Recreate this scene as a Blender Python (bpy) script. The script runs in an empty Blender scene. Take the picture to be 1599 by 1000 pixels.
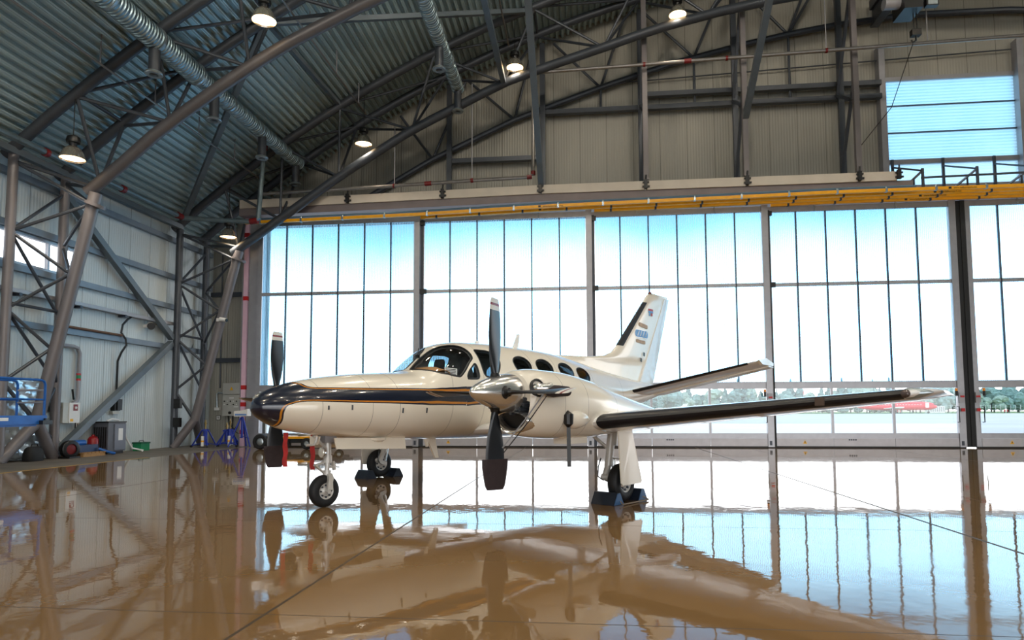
import bpy, bmesh, math, random
import numpy as np
from mathutils import Vector, Matrix
from mathutils.geometry import delaunay_2d_cdt
random.seed(7)
PI = math.pi
SC = bpy.context.scene
COL = SC.collection
OFF = {}

# ------------------------------------------------------------------ camera, world, exposure
cam_d = bpy.data.cameras.new('camera')
cam = bpy.data.objects.new('camera', cam_d)
COL.objects.link(cam)
SC.camera = cam
cam_d.sensor_fit = 'HORIZONTAL'
cam_d.sensor_width = 36.0
cam_d.lens = 23.395
cam_d.shift_y = 0.0427
cam_d.clip_end = 2000
YAW, PITCH, ROLL = 0.1052, 0.0715, -0.0032
_f = Vector((-math.sin(YAW) * math.cos(PITCH), math.cos(YAW) * math.cos(PITCH), math.sin(PITCH)))
_r0 = Vector((math.cos(YAW), math.sin(YAW), 0))
_u0 = _r0.cross(_f)
_r = math.cos(ROLL) * _r0 + math.sin(ROLL) * _u0
_u = -math.sin(ROLL) * _r0 + math.cos(ROLL) * _u0
M = Matrix((_r, _u, -_f)).transposed().to_4x4()
M.translation = Vector((0, 0, 1.3007))
cam.matrix_world = M

SC.view_settings.view_transform = 'Standard'
SC.view_settings.look = 'None'
SC.view_settings.gamma = 1.0
SC.view_settings.exposure = 0.0
SC.view_settings.use_curve_mapping = False
SC.cycles.use_denoising = True
SC.cycles.max_bounces = 10
SC.cycles.diffuse_bounces = 4
SC.cycles.glossy_bounces = 5
SC.cycles.transparent_max_bounces = 16
SC.cycles.caustics_reflective = False
SC.cycles.caustics_refractive = False
SC.cycles.sample_clamp_indirect = 6.0

W = bpy.data.worlds.new('sky')
SC.world = W
W.use_nodes = True
nt = W.node_tree
nt.nodes.clear()
tc = nt.nodes.new('ShaderNodeTexCoord')
sx = nt.nodes.new('ShaderNodeSeparateXYZ')
nz = nt.nodes.new('ShaderNodeTexNoise')
nz.inputs['Scale'].default_value = 3.0
nz.inputs['Detail'].default_value = 4
ma = nt.nodes.new('ShaderNodeMath'); ma.operation = 'MULTIPLY_ADD'
ma.inputs[1].default_value = 0.10
rp = nt.nodes.new('ShaderNodeValToRGB')
cr = rp.color_ramp
cr.elements[0].position = 0.0; cr.elements[0].color = (1.0, 1.0, 1.0, 1)
cr.elements[1].position = 1.0; cr.elements[1].color = (0.36, 0.40, 0.44, 1)
for pos, c in ((0.20, (1.0, 1.0, 1.0, 1)), (0.262, (0.22, 0.30, 0.36, 1)), (0.31, (0.04, 0.12, 0.21, 1)), (0.45, (0.02, 0.11, 0.21, 1)), (0.6, (0.25, 0.31, 0.36, 1))):
    e = cr.elements.new(pos); e.color = c
bg = nt.nodes.new('ShaderNodeBackground'); bg.inputs['Strength'].default_value = 4.6
wo = nt.nodes.new('ShaderNodeOutputWorld')
L = nt.links.new
L(tc.outputs['Generated'], sx.inputs[0]); L(tc.outputs['Generated'], nz.inputs['Vector'])
sub = nt.nodes.new('ShaderNodeMath'); sub.operation = 'SUBTRACT'; sub.inputs[1].default_value = 0.5
L(nz.outputs['Fac'], sub.inputs[0]); L(sub.outputs[0], ma.inputs[0]); L(sx.outputs['Z'], ma.inputs[2])
L(ma.outputs[0], rp.inputs['Fac']); L(rp.outputs['Color'], bg.inputs['Color']); L(bg.outputs[0], wo.inputs['Surface'])

# ------------------------------------------------------------------ helpers
class MB:
    def __init__(s): s.v = []; s.f = []; s.m = []
    def add(s, vs, fs, mi=0):
        b = len(s.v); s.v += [tuple(v) for v in vs]
        s.f += [tuple(b + i for i in f) for f in fs]; s.m += [mi] * len(fs); return s
    def box(s, a, b, mi=0):
        x0, y0, z0 = (min(a[i], b[i]) for i in range(3)); x1, y1, z1 = (max(a[i], b[i]) for i in range(3))
        return s.add([(x0,y0,z0),(x1,y0,z0),(x1,y1,z0),(x0,y1,z0),(x0,y0,z1),(x1,y0,z1),(x1,y1,z1),(x0,y1,z1)],
              [(0,3,2,1),(4,5,6,7),(0,1,5,4),(1,2,6,5),(2,3,7,6),(3,0,4,7)], mi)
    def cbox(s, c, d, mi=0): return s.box([c[i]-d[i]/2 for i in range(3)], [c[i]+d[i]/2 for i in range(3)], mi)
    def frame(s, p, q, up=None):
        p = Vector(p); q = Vector(q); d = (q - p).normalized()
        up = Vector(up) if up else (Vector((0,0,1)) if abs(d.z) < .95 else Vector((0,1,0)))
        a = d.cross(up).normalized(); return p, q, a, a.cross(d).normalized()
    def tube(s, p, q, r, n=10, r2=None, mi=0, cap=True):
        p, q, a, b = s.frame(p, q); r2 = r if r2 is None else r2
        vs = [p + r*(math.cos(2*PI*i/n)*a + math.sin(2*PI*i/n)*b) for i in range(n)] + [q + r2*(math.cos(2*PI*i/n)*a + math.sin(2*PI*i/n)*b) for i in range(n)]
        fs = [(i, (i+1)%n, n+(i+1)%n, n+i) for i in range(n)]
        if cap: fs += [tuple(range(n))[::-1], tuple(range(n, 2*n))]
        return s.add(vs, fs, mi)
    def bar(s, p, q, w, h, up=None, mi=0):
        p, q, a, b = s.frame(p, q, up)
        vs = [e + x*w/2*a + y*h/2*b for e in (p, q) for x, y in ((-1,-1),(1,-1),(1,1),(-1,1))]
        return s.add(vs, [(0,1,5,4),(1,2,6,5),(2,3,7,6),(3,0,4,7),(3,2,1,0),(4,5,6,7)], mi)
    def path(s, pts, r, n=8, mi=0):
        pts = [Vector(p) for p in pts]; rs = r if isinstance(r, (list, tuple)) else [r]*len(pts)
        vs = []; prev = None
        for i, p in enumerate(pts):
            d = (pts[min(i+1, len(pts)-1)] - pts[max(i-1, 0)]).normalized()
            if prev is None:
                up = Vector((0,0,1)) if abs(d.z) < .9 else Vector((0,1,0)); a = d.cross(up).normalized()
            else: a = (prev - d*prev.dot(d)).normalized()
            prev = a; b = a.cross(d)
            vs += [p + rs[i]*(math.cos(2*PI*k/n)*a + math.sin(2*PI*k/n)*b) for k in range(n)]
        fs = [(i*n+k, i*n+(k+1)%n, (i+1)*n+(k+1)%n, (i+1)*n+k) for i in range(len(pts)-1) for k in range(n)]
        fs += [tuple(range(n))[::-1], tuple(range((len(pts)-1)*n, len(pts)*n))]
        return s.add(vs, fs, mi)
    def lathe(s, o, d, prof, n=24, mi=0, a0=0, a1=2*PI):
        o = Vector(o); d = Vector(d).normalized(); up = Vector((0,0,1)) if abs(d.z) < .9 else Vector((0,1,0))
        a = d.cross(up).normalized(); b = a.cross(d)
        full = abs(a1-a0-2*PI) < 1e-6; m = n if full else n+1
        vs = [o + t*d + r*(math.cos(a0+(a1-a0)*k/n)*a + math.sin(a0+(a1-a0)*k/n)*b) for t, r in prof for k in range(m)]
        fs = [(i*m+k, i*m+(k+1)%m, (i+1)*m+(k+1)%m, (i+1)*m+k) for i in range(len(prof)-1) for k in range(n)]
        return s.add(vs, fs, mi)
    def prism(s, poly, d, mi=0):
        n = len(poly); d = Vector(d); vs = [Vector(p) for p in poly]; vs += [v + d for v in vs]
        return s.add(vs, [tuple(range(n))[::-1], tuple(range(n, 2*n))] + [(i, (i+1)%n, n+(i+1)%n, n+i) for i in range(n)], mi)
    def grid(s, rows, mi=0, closed=False):
        n = len(rows[0]); vs = [p for r in rows for p in r]; m = n if closed else n-1
        return s.add(vs, [(i*n+k, i*n+(k+1)%n, (i+1)*n+(k+1)%n, (i+1)*n+k) for i in range(len(rows)-1) for k in range(m)], mi)

def obj(name, mb, mats, parent=None, label=None, cat=None, group=None, kind=None, smooth=True, ang=35, merge=False, normals=True):
    off = OFF.get(parent.name, (0,0,0)) if parent else (0,0,0)
    me = bpy.data.meshes.new(name)
    me.from_pydata([(v[0]-off[0], v[1]-off[1], v[2]-off[2]) for v in mb.v], [], mb.f)
    for m in (mats if isinstance(mats, (list, tuple)) else [mats]): me.materials.append(m)
    me.polygons.foreach_set('material_index', mb.m)
    bm = bmesh.new(); bm.from_mesh(me)
    if merge: bmesh.ops.remove_doubles(bm, verts=bm.verts, dist=1e-4)
    if normals: bmesh.ops.recalc_face_normals(bm, faces=bm.faces)
    bm.to_mesh(me); bm.free()
    if smooth:
        me.shade_smooth(); me.set_sharp_from_angle(angle=math.radians(ang))
    o = bpy.data.objects.new(name, me); COL.objects.link(o)
    if parent: o.parent = parent; OFF[o.name] = off
    if label: o['label'] = label
    if cat: o['category'] = cat
    if group: o['group'] = group
    if kind: o['kind'] = kind
    return o
def thing(name, loc, label, cat, group=None, kind=None, rotz=0, local=False):
    o = bpy.data.objects.new(name, None); COL.objects.link(o); o.location = loc; o.rotation_euler = (0,0,rotz)
    o.empty_display_size = .1
    o['label'] = label; o['category'] = cat
    if group: o['group'] = group
    if kind: o['kind'] = kind
    OFF[o.name] = (0,0,0) if local else tuple(loc)
    return o
def copy_tree(o, loc, rotz=None, label=None):
    r = o.copy(); COL.objects.link(r); r.location = loc
    if rotz is not None: r.rotation_euler = (0,0,rotz)
    if label: r['label'] = label
    for ch in list(o.children):
        c = ch.copy(); COL.objects.link(c); c.parent = r
        for g in ch.children:
            d = g.copy(); COL.objects.link(d); d.parent = c
    return r

def lin(c): return tuple((x/12.92 if x <= .04045 else ((x+.055)/1.055)**2.4) for x in c)
def mat(name, c, rough=.5, metal=0., var=.06, scale=6., bump=0., spec=None, coat=0., srgb=True, bscale=None, emit=None, stretch=None):
    m = bpy.data.materials.new(name); m.use_nodes = True
    n = m.node_tree; b = n.nodes['Principled BSDF']; c = lin(c) if srgb else c
    t = n.nodes.new('ShaderNodeTexCoord'); z = n.nodes.new('ShaderNodeTexNoise')
    z.inputs['Scale'].default_value = scale; z.inputs['Detail'].default_value = 5
    src = t.outputs['Object']
    if stretch:
        mp = n.nodes.new('ShaderNodeMapping'); mp.inputs['Scale'].default_value = stretch
        n.links.new(src, mp.inputs['Vector']); src = mp.outputs[0]
    n.links.new(src, z.inputs['Vector'])
    r = n.nodes.new('ShaderNodeValToRGB')
    r.color_ramp.elements[0].position = .3; r.color_ramp.elements[1].position = .7
    r.color_ramp.elements[0].color = tuple(x*(1-var) for x in c) + (1,)
    r.color_ramp.elements[1].color = tuple(min(1, x*(1+var)) for x in c) + (1,)
    n.links.new(z.outputs['Fac'], r.inputs['Fac']); n.links.new(r.outputs['Color'], b.inputs['Base Color'])
    b.inputs['Roughness'].default_value = rough; b.inputs['Metallic'].default_value = metal
    if spec is not None: b.inputs['Specular IOR Level'].default_value = spec
    if coat: b.inputs['Coat Weight'].default_value = coat; b.inputs['Coat Roughness'].default_value = .04
    if bump:
        z2 = n.nodes.new('ShaderNodeTexNoise'); z2.inputs['Scale'].default_value = bscale or scale*3
        n.links.new(src, z2.inputs['Vector'])
        bp = n.nodes.new('ShaderNodeBump'); bp.inputs['Strength'].default_value = bump; bp.inputs['Distance'].default_value = .02
        n.links.new(z2.outputs['Fac'], bp.inputs['Height']); n.links.new(bp.outputs[0], b.inputs['Normal'])
    if emit:
        b.inputs['Emission Color'].default_value = tuple(emit[0]) + (1,); b.inputs['Emission Strength'].default_value = emit[1]
    m['b'] = 1
    return m
def math_node(n, op, a, b=None):
    k = n.nodes.new('ShaderNodeMath'); k.operation = op
    for i, x in enumerate((a, b)):
        if x is None: continue
        if isinstance(x, (int, float)): k.inputs[i].default_value = x
        else: n.links.new(x, k.inputs[i])
    return k.outputs[0]
def line_mask(n, coord, centre, half, period=None):
    # 1 on a thin line, 0 elsewhere
    d = math_node(n, 'SUBTRACT', coord, centre)
    if period: d = math_node(n, 'SUBTRACT', math_node(n, 'PINGPONG', d, period/2), 0.0)
    return math_node(n, 'LESS_THAN', math_node(n, 'ABSOLUTE', d), half)
def panel_mat(name, c, axis, joint, rib, rough=.5, cdark=.45):
    # painted sandwich panels: fine ribs and a dark joint every `joint` metres
    m = mat(name, c, rough, .0, .07, .5, stretch=(1,1,.25)); n = m.node_tree; b = n.nodes['Principled BSDF']
    t = n.nodes.new('ShaderNodeTexCoord'); s = n.nodes.new('ShaderNodeSeparateXYZ'); n.links.new(t.outputs['Object'], s.inputs[0])
    co = s.outputs[axis]
    k = line_mask(n, co, 0.02, .012, joint)
    mx = n.nodes.new('ShaderNodeMixRGB'); mx.inputs[2].default_value = tuple(x*cdark for x in lin(c)) + (1,)
    src = b.inputs['Base Color'].links[0].from_socket
    n.links.new(k, mx.inputs[0]); n.links.new(src, mx.inputs[1]); n.links.new(mx.outputs[0], b.inputs['Base Color'])
    w = math_node(n, 'SINE', math_node(n, 'MULTIPLY', co, 2*PI/rib))
    bp = n.nodes.new('ShaderNodeBump'); bp.inputs['Strength'].default_value = .35; bp.inputs['Distance'].default_value = .01
    n.links.new(w, bp.inputs['Height']); n.links.new(bp.outputs[0], b.inputs['Normal'])
    return m
def glass_mat(name, tint, gloss=.08, rough=.0):
    m = bpy.data.materials.new(name); m.use_nodes = True; n = m.node_tree; n.nodes.clear()
    o = n.nodes.new('ShaderNodeOutputMaterial'); tr = n.nodes.new('ShaderNodeBsdfTransparent'); g = n.nodes.new('ShaderNodeBsdfGlossy')
    g.inputs['Roughness'].default_value = rough; tr.inputs['Color'].default_value = tint + (1,)
    lw = n.nodes.new('ShaderNodeLayerWeight'); lw.inputs['Blend'].default_value = .25
    f = math_node(n, 'MULTIPLY_ADD', lw.outputs['Fresnel'], .6); n.nodes[-1].inputs[2].default_value = gloss
    mx = n.nodes.new('ShaderNodeMixShader'); n.links.new(f, mx.inputs[0]); n.links.new(tr.outputs[0], mx.inputs[1]); n.links.new(g.outputs[0], mx.inputs[2])
    n.links.new(mx.outputs[0], o.inputs['Surface']); return m
def poly_mat(name, axis, rib, clear=(.64, .87, 1.0), milky=.22):
    # twin-wall polycarbonate: partly clear, partly diffusing, fine ribs
    m = bpy.data.materials.new(name); m.use_nodes = True; n = m.node_tree; n.nodes.clear()
    o = n.nodes.new('ShaderNodeOutputMaterial'); tr = n.nodes.new('ShaderNodeBsdfTransparent'); tl = n.nodes.new('ShaderNodeBsdfTranslucent')
    tr.inputs['Color'].default_value = clear + (1,); tl.inputs['Color'].default_value = (.68, .88, 1.0, 1)
    t = n.nodes.new('ShaderNodeTexCoord'); s = n.nodes.new('ShaderNodeSeparateXYZ'); n.links.new(t.outputs['Object'], s.inputs[0])
    w = math_node(n, 'SINE', math_node(n, 'MULTIPLY', s.outputs[axis], 2*PI/rib))
    z = n.nodes.new('ShaderNodeTexNoise'); z.inputs['Scale'].default_value = .8; n.links.new(t.outputs['Object'], z.inputs['Vector'])
    f = math_node(n, 'MULTIPLY_ADD', w, .16); n.nodes[-1].inputs[2].default_value = milky
    f = math_node(n, 'ADD', f, math_node(n, 'MULTIPLY', math_node(n, 'SUBTRACT', z.outputs['Fac'], .5), .2))
    mx = n.nodes.new('ShaderNodeMixShader'); n.links.new(f, mx.inputs[0]); n.links.new(tr.outputs[0], mx.inputs[1]); n.links.new(tl.outputs[0], mx.inputs[2])
    n.links.new(mx.outputs[0], o.inputs['Surface']); return m

STEEL = mat('grey painted steel', (.27,.29,.32), .42, .25, .10, 3)
STEEL_L = mat('light grey painted steel', (.60,.60,.62), .4, .2, .08, 3)
COLMAT = mat('column paint', (.45,.43,.435), .4, .15, .07, 2)
GALV = mat('galvanised steel', (.66,.70,.72), .32, .8, .15, 14)
ALU = mat('aluminium frame', (.63,.63,.65), .38, .5, .06, 5)
DARKFR = mat('dark frame', (.24,.26,.30), .45, .3, .1, 5)
RUBBER = mat('black rubber', (.055,.06,.07), .55, 0, .2, 8)
BLACK = mat('black plastic', (.05,.05,.055), .4, 0, .2, 8)
RED = mat('red paint', (.72,.09,.11), .4, 0, .1, 8)
YEL = mat('yellow rail plastic', (.98,.68,.04), .4, 0, .08, 5)
WALL_L = panel_mat('left wall sandwich panel', (.80,.84,.85), 1, 1.05, .105)
WALL_B = panel_mat('gable sandwich panel', (.62,.61,.57), 0, 1.05, .105)
DECK = mat('corrugated roof deck', (.70,.78,.79), .34, .25, .2, 1.2, stretch=(1,.08,1))
POLY = poly_mat('ribbed polycarbonate', 0, .0625)
POLYH = poly_mat('ribbed polycarbonate laid across', 2, .12, (.75,.93,1.0), .42)
POLYW = poly_mat('milky white polycarbonate', 2, .12, (.9,.97,1.0), .72)
CLEAR = glass_mat('clear glass', (.97,.985,1.0), .03)
WHITE = mat('white paint', (.9,.9,.89), .45, 0, .05, 5)
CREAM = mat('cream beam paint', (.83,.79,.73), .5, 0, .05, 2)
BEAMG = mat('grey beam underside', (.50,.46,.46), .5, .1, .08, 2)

def floor_material():
    m = mat('glossy tan epoxy floor', (.55,.43,.285), .07, 0, .10, .35); n = m.node_tree; b = n.nodes['Principled BSDF']
    b.inputs['IOR'].default_value = 1.55
    t = n.nodes.new('ShaderNodeTexCoord'); s = n.nodes.new('ShaderNodeSeparateXYZ'); n.links.new(t.outputs['Object'], s.inputs[0])
    X, Y = s.outputs[0], s.outputs[1]
    k = line_mask(n, X, -2.05, .013, 6.0)
    k = math_node(n, 'MAXIMUM', k, line_mask(n, X, 3.95, .022))
    k = math_node(n, 'MAXIMUM', k, line_mask(n, X, 5.65, .008))
    for y in (4.2, 7.75, 15.2): k = math_node(n, 'MAXIMUM', k, line_mask(n, Y, y, .006))
    mx = n.nodes.new('ShaderNodeMixRGB'); mx.inputs[2].default_value = (.05,.045,.04,1)
    src = b.inputs['Base Color'].links[0].from_socket
    n.links.new(math_node(n, 'MULTIPLY', k, .8), mx.inputs[0]); n.links.new(src, mx.inputs[1]); n.links.new(mx.outputs[0], b.inputs['Base Color'])
    n.links.new(math_node(n, 'MULTIPLY', math_node(n, 'SUBTRACT', 1.0, math_node(n, 'MULTIPLY', k, .9)), .5), b.inputs['Specular IOR Level'])
    # broad scuff and puddle-like changes of gloss
    z = n.nodes.new('ShaderNodeTexNoise'); z.inputs['Scale'].default_value = .5; z.inputs['Detail'].default_value = 6
    n.links.new(t.outputs['Object'], z.inputs['Vector'])
    r = math_node(n, 'ADD', math_node(n, 'MULTIPLY', math_node(n, 'POWER', z.outputs['Fac'], 3), .18), .01)
    n.links.new(math_node(n, 'ADD', r, math_node(n, 'MULTIPLY', k, .5)), b.inputs['Roughness'])
    mp = n.nodes.new('ShaderNodeMapping'); mp.inputs['Scale'].default_value = (1, .8, 1)
    n.links.new(t.outputs['Object'], mp.inputs['Vector'])
    z2 = n.nodes.new('ShaderNodeTexNoise'); z2.inputs['Scale'].default_value = 2.6; z2.inputs['Detail'].default_value = 3
    n.links.new(mp.outputs[0], z2.inputs['Vector'])
    z3 = n.nodes.new('ShaderNodeTexNoise'); z3.inputs['Scale'].default_value = 11; z3.inputs['Detail'].default_value = 2
    n.links.new(t.outputs['Object'], z3.inputs['Vector'])
    hh = math_node(n, 'ADD', z2.outputs['Fac'], math_node(n, 'MULTIPLY', z3.outputs['Fac'], .16))
    bp = n.nodes.new('ShaderNodeBump'); bp.inputs['Strength'].default_value = .08; bp.inputs['Distance'].default_value = .02
    n.links.new(hh, bp.inputs['Height']); n.links.new(bp.outputs[0], b.inputs['Normal'])
    return m
FLOOR = floor_material()
CONC = mat('bare concrete strip', (.42,.39,.35), .65, 0, .18, 1.5, bump=.1)

def arc_z(x, r=43.8): return -25.3 + math.sqrt(max(0, r*r - (x-13)**2))

# ------------------------------------------------------------------ room shell
XL, XR, YB, YR = -15.4, 41.4, 26.2, -20.0
obj('floor', MB().add([(-12.42,YR,0),(XR,YR,0),(XR,26.2,0),(-12.42,26.2,0),(-12.42,YR,-.3),(XR,YR,-.3),(XR,26.2,-.3),(-12.42,26.2,-.3)],
    [(0,1,2,3),(4,7,6,5),(0,4,5,1),(1,5,6,2),(2,6,7,3),(3,7,4,0)]), FLOOR, label='glossy tan hangar floor mirroring the bright doors', cat='floor', kind='structure', smooth=False)
obj('floor_strip', MB().box((XL-.2,YR,-.3),(-12.42,26.3,0)), CONC, label='matt grey concrete strip of floor along the left wall', cat='floor', kind='structure', smooth=False)
obj('trim_3', MB().box((-12.56,YR,0),(-12.46,18.2,.003)), mat('yellow floor line', (.72,.55,.16), .5, 0, .25, 5), label='yellow line painted along the edge of the concrete strip', cat='floor line', kind='structure', smooth=False)

# corrugated roof deck: trapezoid ribs running front to back
mb = MB(); row0 = []; row1 = []
R0 = 43.98; s_len = .235; a_l = math.asin((XL-.5-13)/R0); a_r = math.asin((XR+.5-13)/R0)
nr = int((a_r-a_l)*R0/s_len)
for i in range(nr+1):
    for ds, dr in ((0,0),(.035,0),(.045,.014),(.055,0),(.09,0),(.118,.15),(.207,.15)):
        a = a_l + (i*s_len+ds)/R0; r = R0+dr
        row0.append((13+r*math.sin(a), YR, -25.3+r*math.cos(a))); row1.append((13+r*math.sin(a), 26.4, -25.3+r*math.cos(a)))
mb.grid([row0, row1])
obj('ceiling', mb, DECK, label='arched corrugated steel roof deck over the hangar', cat='roof', kind='structure', smooth=False)

mb = MB()   # left wall with a strip window opening
mb.box((XL-.12,YR,0),(XL,26.3,5.38)); mb.box((XL-.12,YR,6.28),(XL,26.3,8.9)); mb.box((XL-.12,18.75,5.38),(XL,26.3,6.28)); mb.box((XL-.12,YR,5.38),(XL,8.0,6.28))
obj('wall_left', mb, WALL_L, label='pale ribbed sandwich panel wall behind the lattice columns', cat='wall', kind='structure', smooth=False)
wf = MB(); wf.box((XL-.08,8.0,5.38),(XL+.03,18.75,5.45)); wf.box((XL-.08,8.0,6.21),(XL+.03,18.75,6.28))
for k in range(10): wf.box((XL-.08,8.0+k*1.19,5.45),(XL+.02,8.07+k*1.19,6.21))
w1 = obj('window_1', wf, ALU, label='high strip window in the left wall', cat='window', kind='structure', smooth=False)
for k in range(9): obj('window_pane', MB().box((XL-.05,8.07+k*1.19,5.45),(XL-.03,9.19+k*1.19,6.21)), CLEAR, w1, smooth=False)

# gable wall, cut for the doors below and for the tall opening at the right
mb = MB(); HX0, HX1, HZ0, HZ1 = 11.6, 16.3, 9.75, 13.98
xs = sorted(set([round(XL-.1+.6*i, 3) for i in range(int((XR-XL)/.6)+2)] + [-12.95, HX0, HX1]))
for a, b in zip(xs[:-1], xs[1:]):
    top = max(arc_z(a, 44.1), arc_z(b, 44.1)) + .1; z0 = 0 if b <= -12.94 or a > 38.6 else 9.0
    if a >= HX0-.01 and b <= HX1+.01:
        mb.box((a,YB,z0),(b,YB+.12,HZ0)); mb.box((a,YB,HZ1),(b,YB+.12,top))
    else: mb.box((a,YB,z0),(b,YB+.12,top))
obj('wall_back', mb, WALL_B, label='beige ribbed gable wall above the sliding doors', cat='wall', kind='structure', smooth=False)
obj('trim_1', MB().box((-13.0,24.75,9.0),(38.6,26.3,9.1)), BEAMG, label='added grey soffit plate blocking daylight between the door rails and the gable wall', cat='soffit', kind='structure', smooth=False)  # added plate, hidden by the beam, stops daylight leaking above the doors
obj('wall_right', MB().box((XR,YR,0),(XR+.12,26.3,9)), WALL_L, label='pale panel wall at the far right of the hangar', cat='wall', kind='structure', smooth=False)
mb = MB()
for a, b in zip(xs[:-1], xs[1:]):
    top = min(arc_z(a, 44.1), arc_z(b, 44.1)) + .1
    mb.box((a,YR-.12,0 if b < -10 or a > 36 else 9.2),(b,YR,top))  # the gap below is added so daylight fills in from behind the camera
obj('wall_front', mb, WALL_B, label='unseen gable wall behind the camera, with an opening added for fill daylight', cat='wall', kind='structure', smooth=False)

# ------------------------------------------------------------------ steel frames
def column_nodes():
    post = (7.72, 6.10, 4.03, 2.11); inner = ((-13.31,7.48),(-13.44,7.05),(-13.97,5.11),(-14.44,3.05),(-14.77,1.01)); return post, inner
TN = (-13.25,-11.05,-8.85,-5.3,-1.6,2.3,6.2,10.0,13.8,17.6); BN = (-13.2,-11.2,-8.95,-6.17,-2.75,.9,4.6,8.3,12.0,15.8,19.6)
def bot_z(x, k):   # lower chord height, read off the photograph at the two frames
    pa = ((-13.35,7.5),(-11.38,9.15),(-9.12,10.62),(-7.7,11.39),(-5.52,12.38),(-2.75,13.42),(.85,14.5),(4.9,15.55),(8,16.1),(13,16.45),(18,16.1),(22,15.5))
    pb = ((-12.85,7.4),(-8.79,10.16),(-6.15,11.73),(-2.73,13.34),(-1.02,13.89),(.84,14.43),(2.76,15.02),(4.92,15.5),(6.7,15.8),(10,16.2),(13,16.35),(18,16.0),(22,15.4))
    pts = pa if k == 0 else pb
    return float(np.interp(x, [q[0] for q in pts], [q[1] for q in pts]))
def frame(k, y1, ym, y2, label):
    t = thing('steel_frame', (-15.0, ym, 0), label, 'steel frame')
    for y in (y1, y2):
        obj('post', MB().tube((-15,y,0),(-15,y,8.3),.125,12), STEEL if k else COLMAT, t)
        pts = [(x, y, arc_z(x)) for x in np.linspace(-15.25, 24, 34)]
        obj('top_chord', MB().path(pts, .15, 12), STEEL, t)
    x0 = -13.31 if k == 0 else -12.79
    c = MB(); dx = 0 if k == 0 else .48
    c.tube((-14.77+dx*.9, ym, 1.0),(x0, ym, 7.35),.165,16)
    c.tube((x0-.02, ym, 7.0-.02),(x0+.01, ym, 7.06),.27,16)
    obj('column', c, COLMAT, t)
    for y in (y1, y2): obj('foot', MB().tube((-14.77+dx*.9, ym, 1.05),(-15.0, y, 0.02),.15,12), COLMAT, t)
    xs_ = np.linspace(x0-.25, 24, 40)
    obj('bottom_chord', MB().path([(x, ym, bot_z(x,k)-(.12 if x < x0 else 0)) for x in xs_], .165, 14), mat('chord paint', (.37,.36,.37), .4, .2, .08, 3) if k == 0 else STEEL, t)
    def web(p, q, r=.05): obj('web_bar', MB().tube(p, q, r, 8), STEEL, t)
    for i, tx in enumerate(TN[:-1]):
        for y in (y1, y2):
            a = (tx, y, arc_z(tx)-.1)
            for bx in (BN[i], BN[i+1]):
                bx = max(bx, x0); web(a, (bx, ym, bot_z(bx, k)))
        web((tx, y1, arc_z(tx)),(tx, y2, arc_z(tx)))
        web((tx, y1, arc_z(tx)),(TN[i+1], y2, arc_z(TN[i+1])))
    post, inner = column_nodes(); inner = [(x+dx*(.9 if z < 3 else 1), z) for x, z in inner]
    for y in (y1, y2):
        P = [(-15, y, z) for z in post]; I = [(x, ym, z) for x, z in inner]
        web((-15,y,8.0), I[1], .045); web(P[1], I[1], .045); web(P[1], I[2], .045); web(P[2], I[2], .045); web(P[2], I[3], .045); web(P[3], I[3], .045); web(P[3], I[4], .045)
        web((-15,y,8.0), (x0, ym, 7.5), .05)
    for z0, z1 in ((6.1,7.7),(6.1,4.03),(4.03,2.11),(2.11,.5)): web((-15,y1,z0),(-15,y2,z1),.045)
    web((-15,y1,4.2),(-15,y2,4.2),.045)
    return t
frame(0, 15.8, 16.7, 17.6, 'nearer steel lattice column and arched roof truss at left')
frame(1, 23.2, 23.45, 25.0, 'farther steel lattice column and arched truss in front of the doors')

# gable truss: lower arc, webs, hanging posts and girts
gt = thing('gable_truss', (-6, 26.0, 9.0), 'dark arched truss with hanging posts on the beige gable wall', 'truss')
GA = [(-9.7,9.5),(-8.5,10.12),(-6.03,11.49),(-2.6,13.02),(.91,14.18),(3.64,14.98),(6.41,15.59),(8.12,15.9),(9.85,16.15),(12.5,16.38),(16.16,16.34),(20,16.0),(26,15.0)]
obj('arched_chord', MB().path([(x,25.9,z) for x, z in GA], .12, 10), STEEL, gt)
def gz(x): return float(np.interp(x, [q[0] for q in GA], [q[1] for q in GA]))
for bx, ts in ((-5.95,(-7.3,-4.6)),(-2.6,(-4.5,-1.9)),(.85,(-1.0,1.8)),(4.5,(2.6,5.6)),(8.1,(6.4,9.0,9.5)),(12.6,(9.9,14.2))):
    for tx in ts: obj('web_bar', MB().tube((bx,25.9,gz(bx)),(tx,25.9,arc_z(tx)-.1),.055,8), STEEL, gt)
for bx in (.85,4.5,8.1): obj('web_bar', MB().tube((bx,25.9,gz(bx)),(bx,25.9,13.2 if bx > 2 else 13.2),.05,8), STEEL, gt)
for x in (-5.2,-1.45,2.38,5.96,9.85):
    obj('post', MB().bar((x,25.6,9.12),(x,25.6,arc_z(x)-.1),.2,.16,(0,1,0)), STEEL, gt, smooth=False)
for x, zt in ((-1.43,11.0),(2.38,arc_z(2.4)-.2),(5.9,arc_z(5.9)-.2),(9.72,arc_z(9.7)-.2)):
    if x > 0:
        obj('post', MB().bar((x,23.95,9.63),(x,23.95,zt),.18,.18,(0,1,0)), COLMAT, gt, smooth=False)
        for a, b in ((9.8,13.2),(13.2,12.2),(13.2,16.6)): obj('web_bar', MB().bar((x,25.6,13.2) if a == 13.2 else (x,25.6,a),(x,23.95,b),.1,.1), STEEL, gt, smooth=False)
for z, x0, x1 in ((13.2,-1.4,11.4),(13.72,2.5,11.4),(11.37,-5.2,-1.5)):
    obj('girt', MB().box((x0,25.72,z-.09),(x1,25.95,z+.09)), STEEL, gt, smooth=False)
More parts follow.
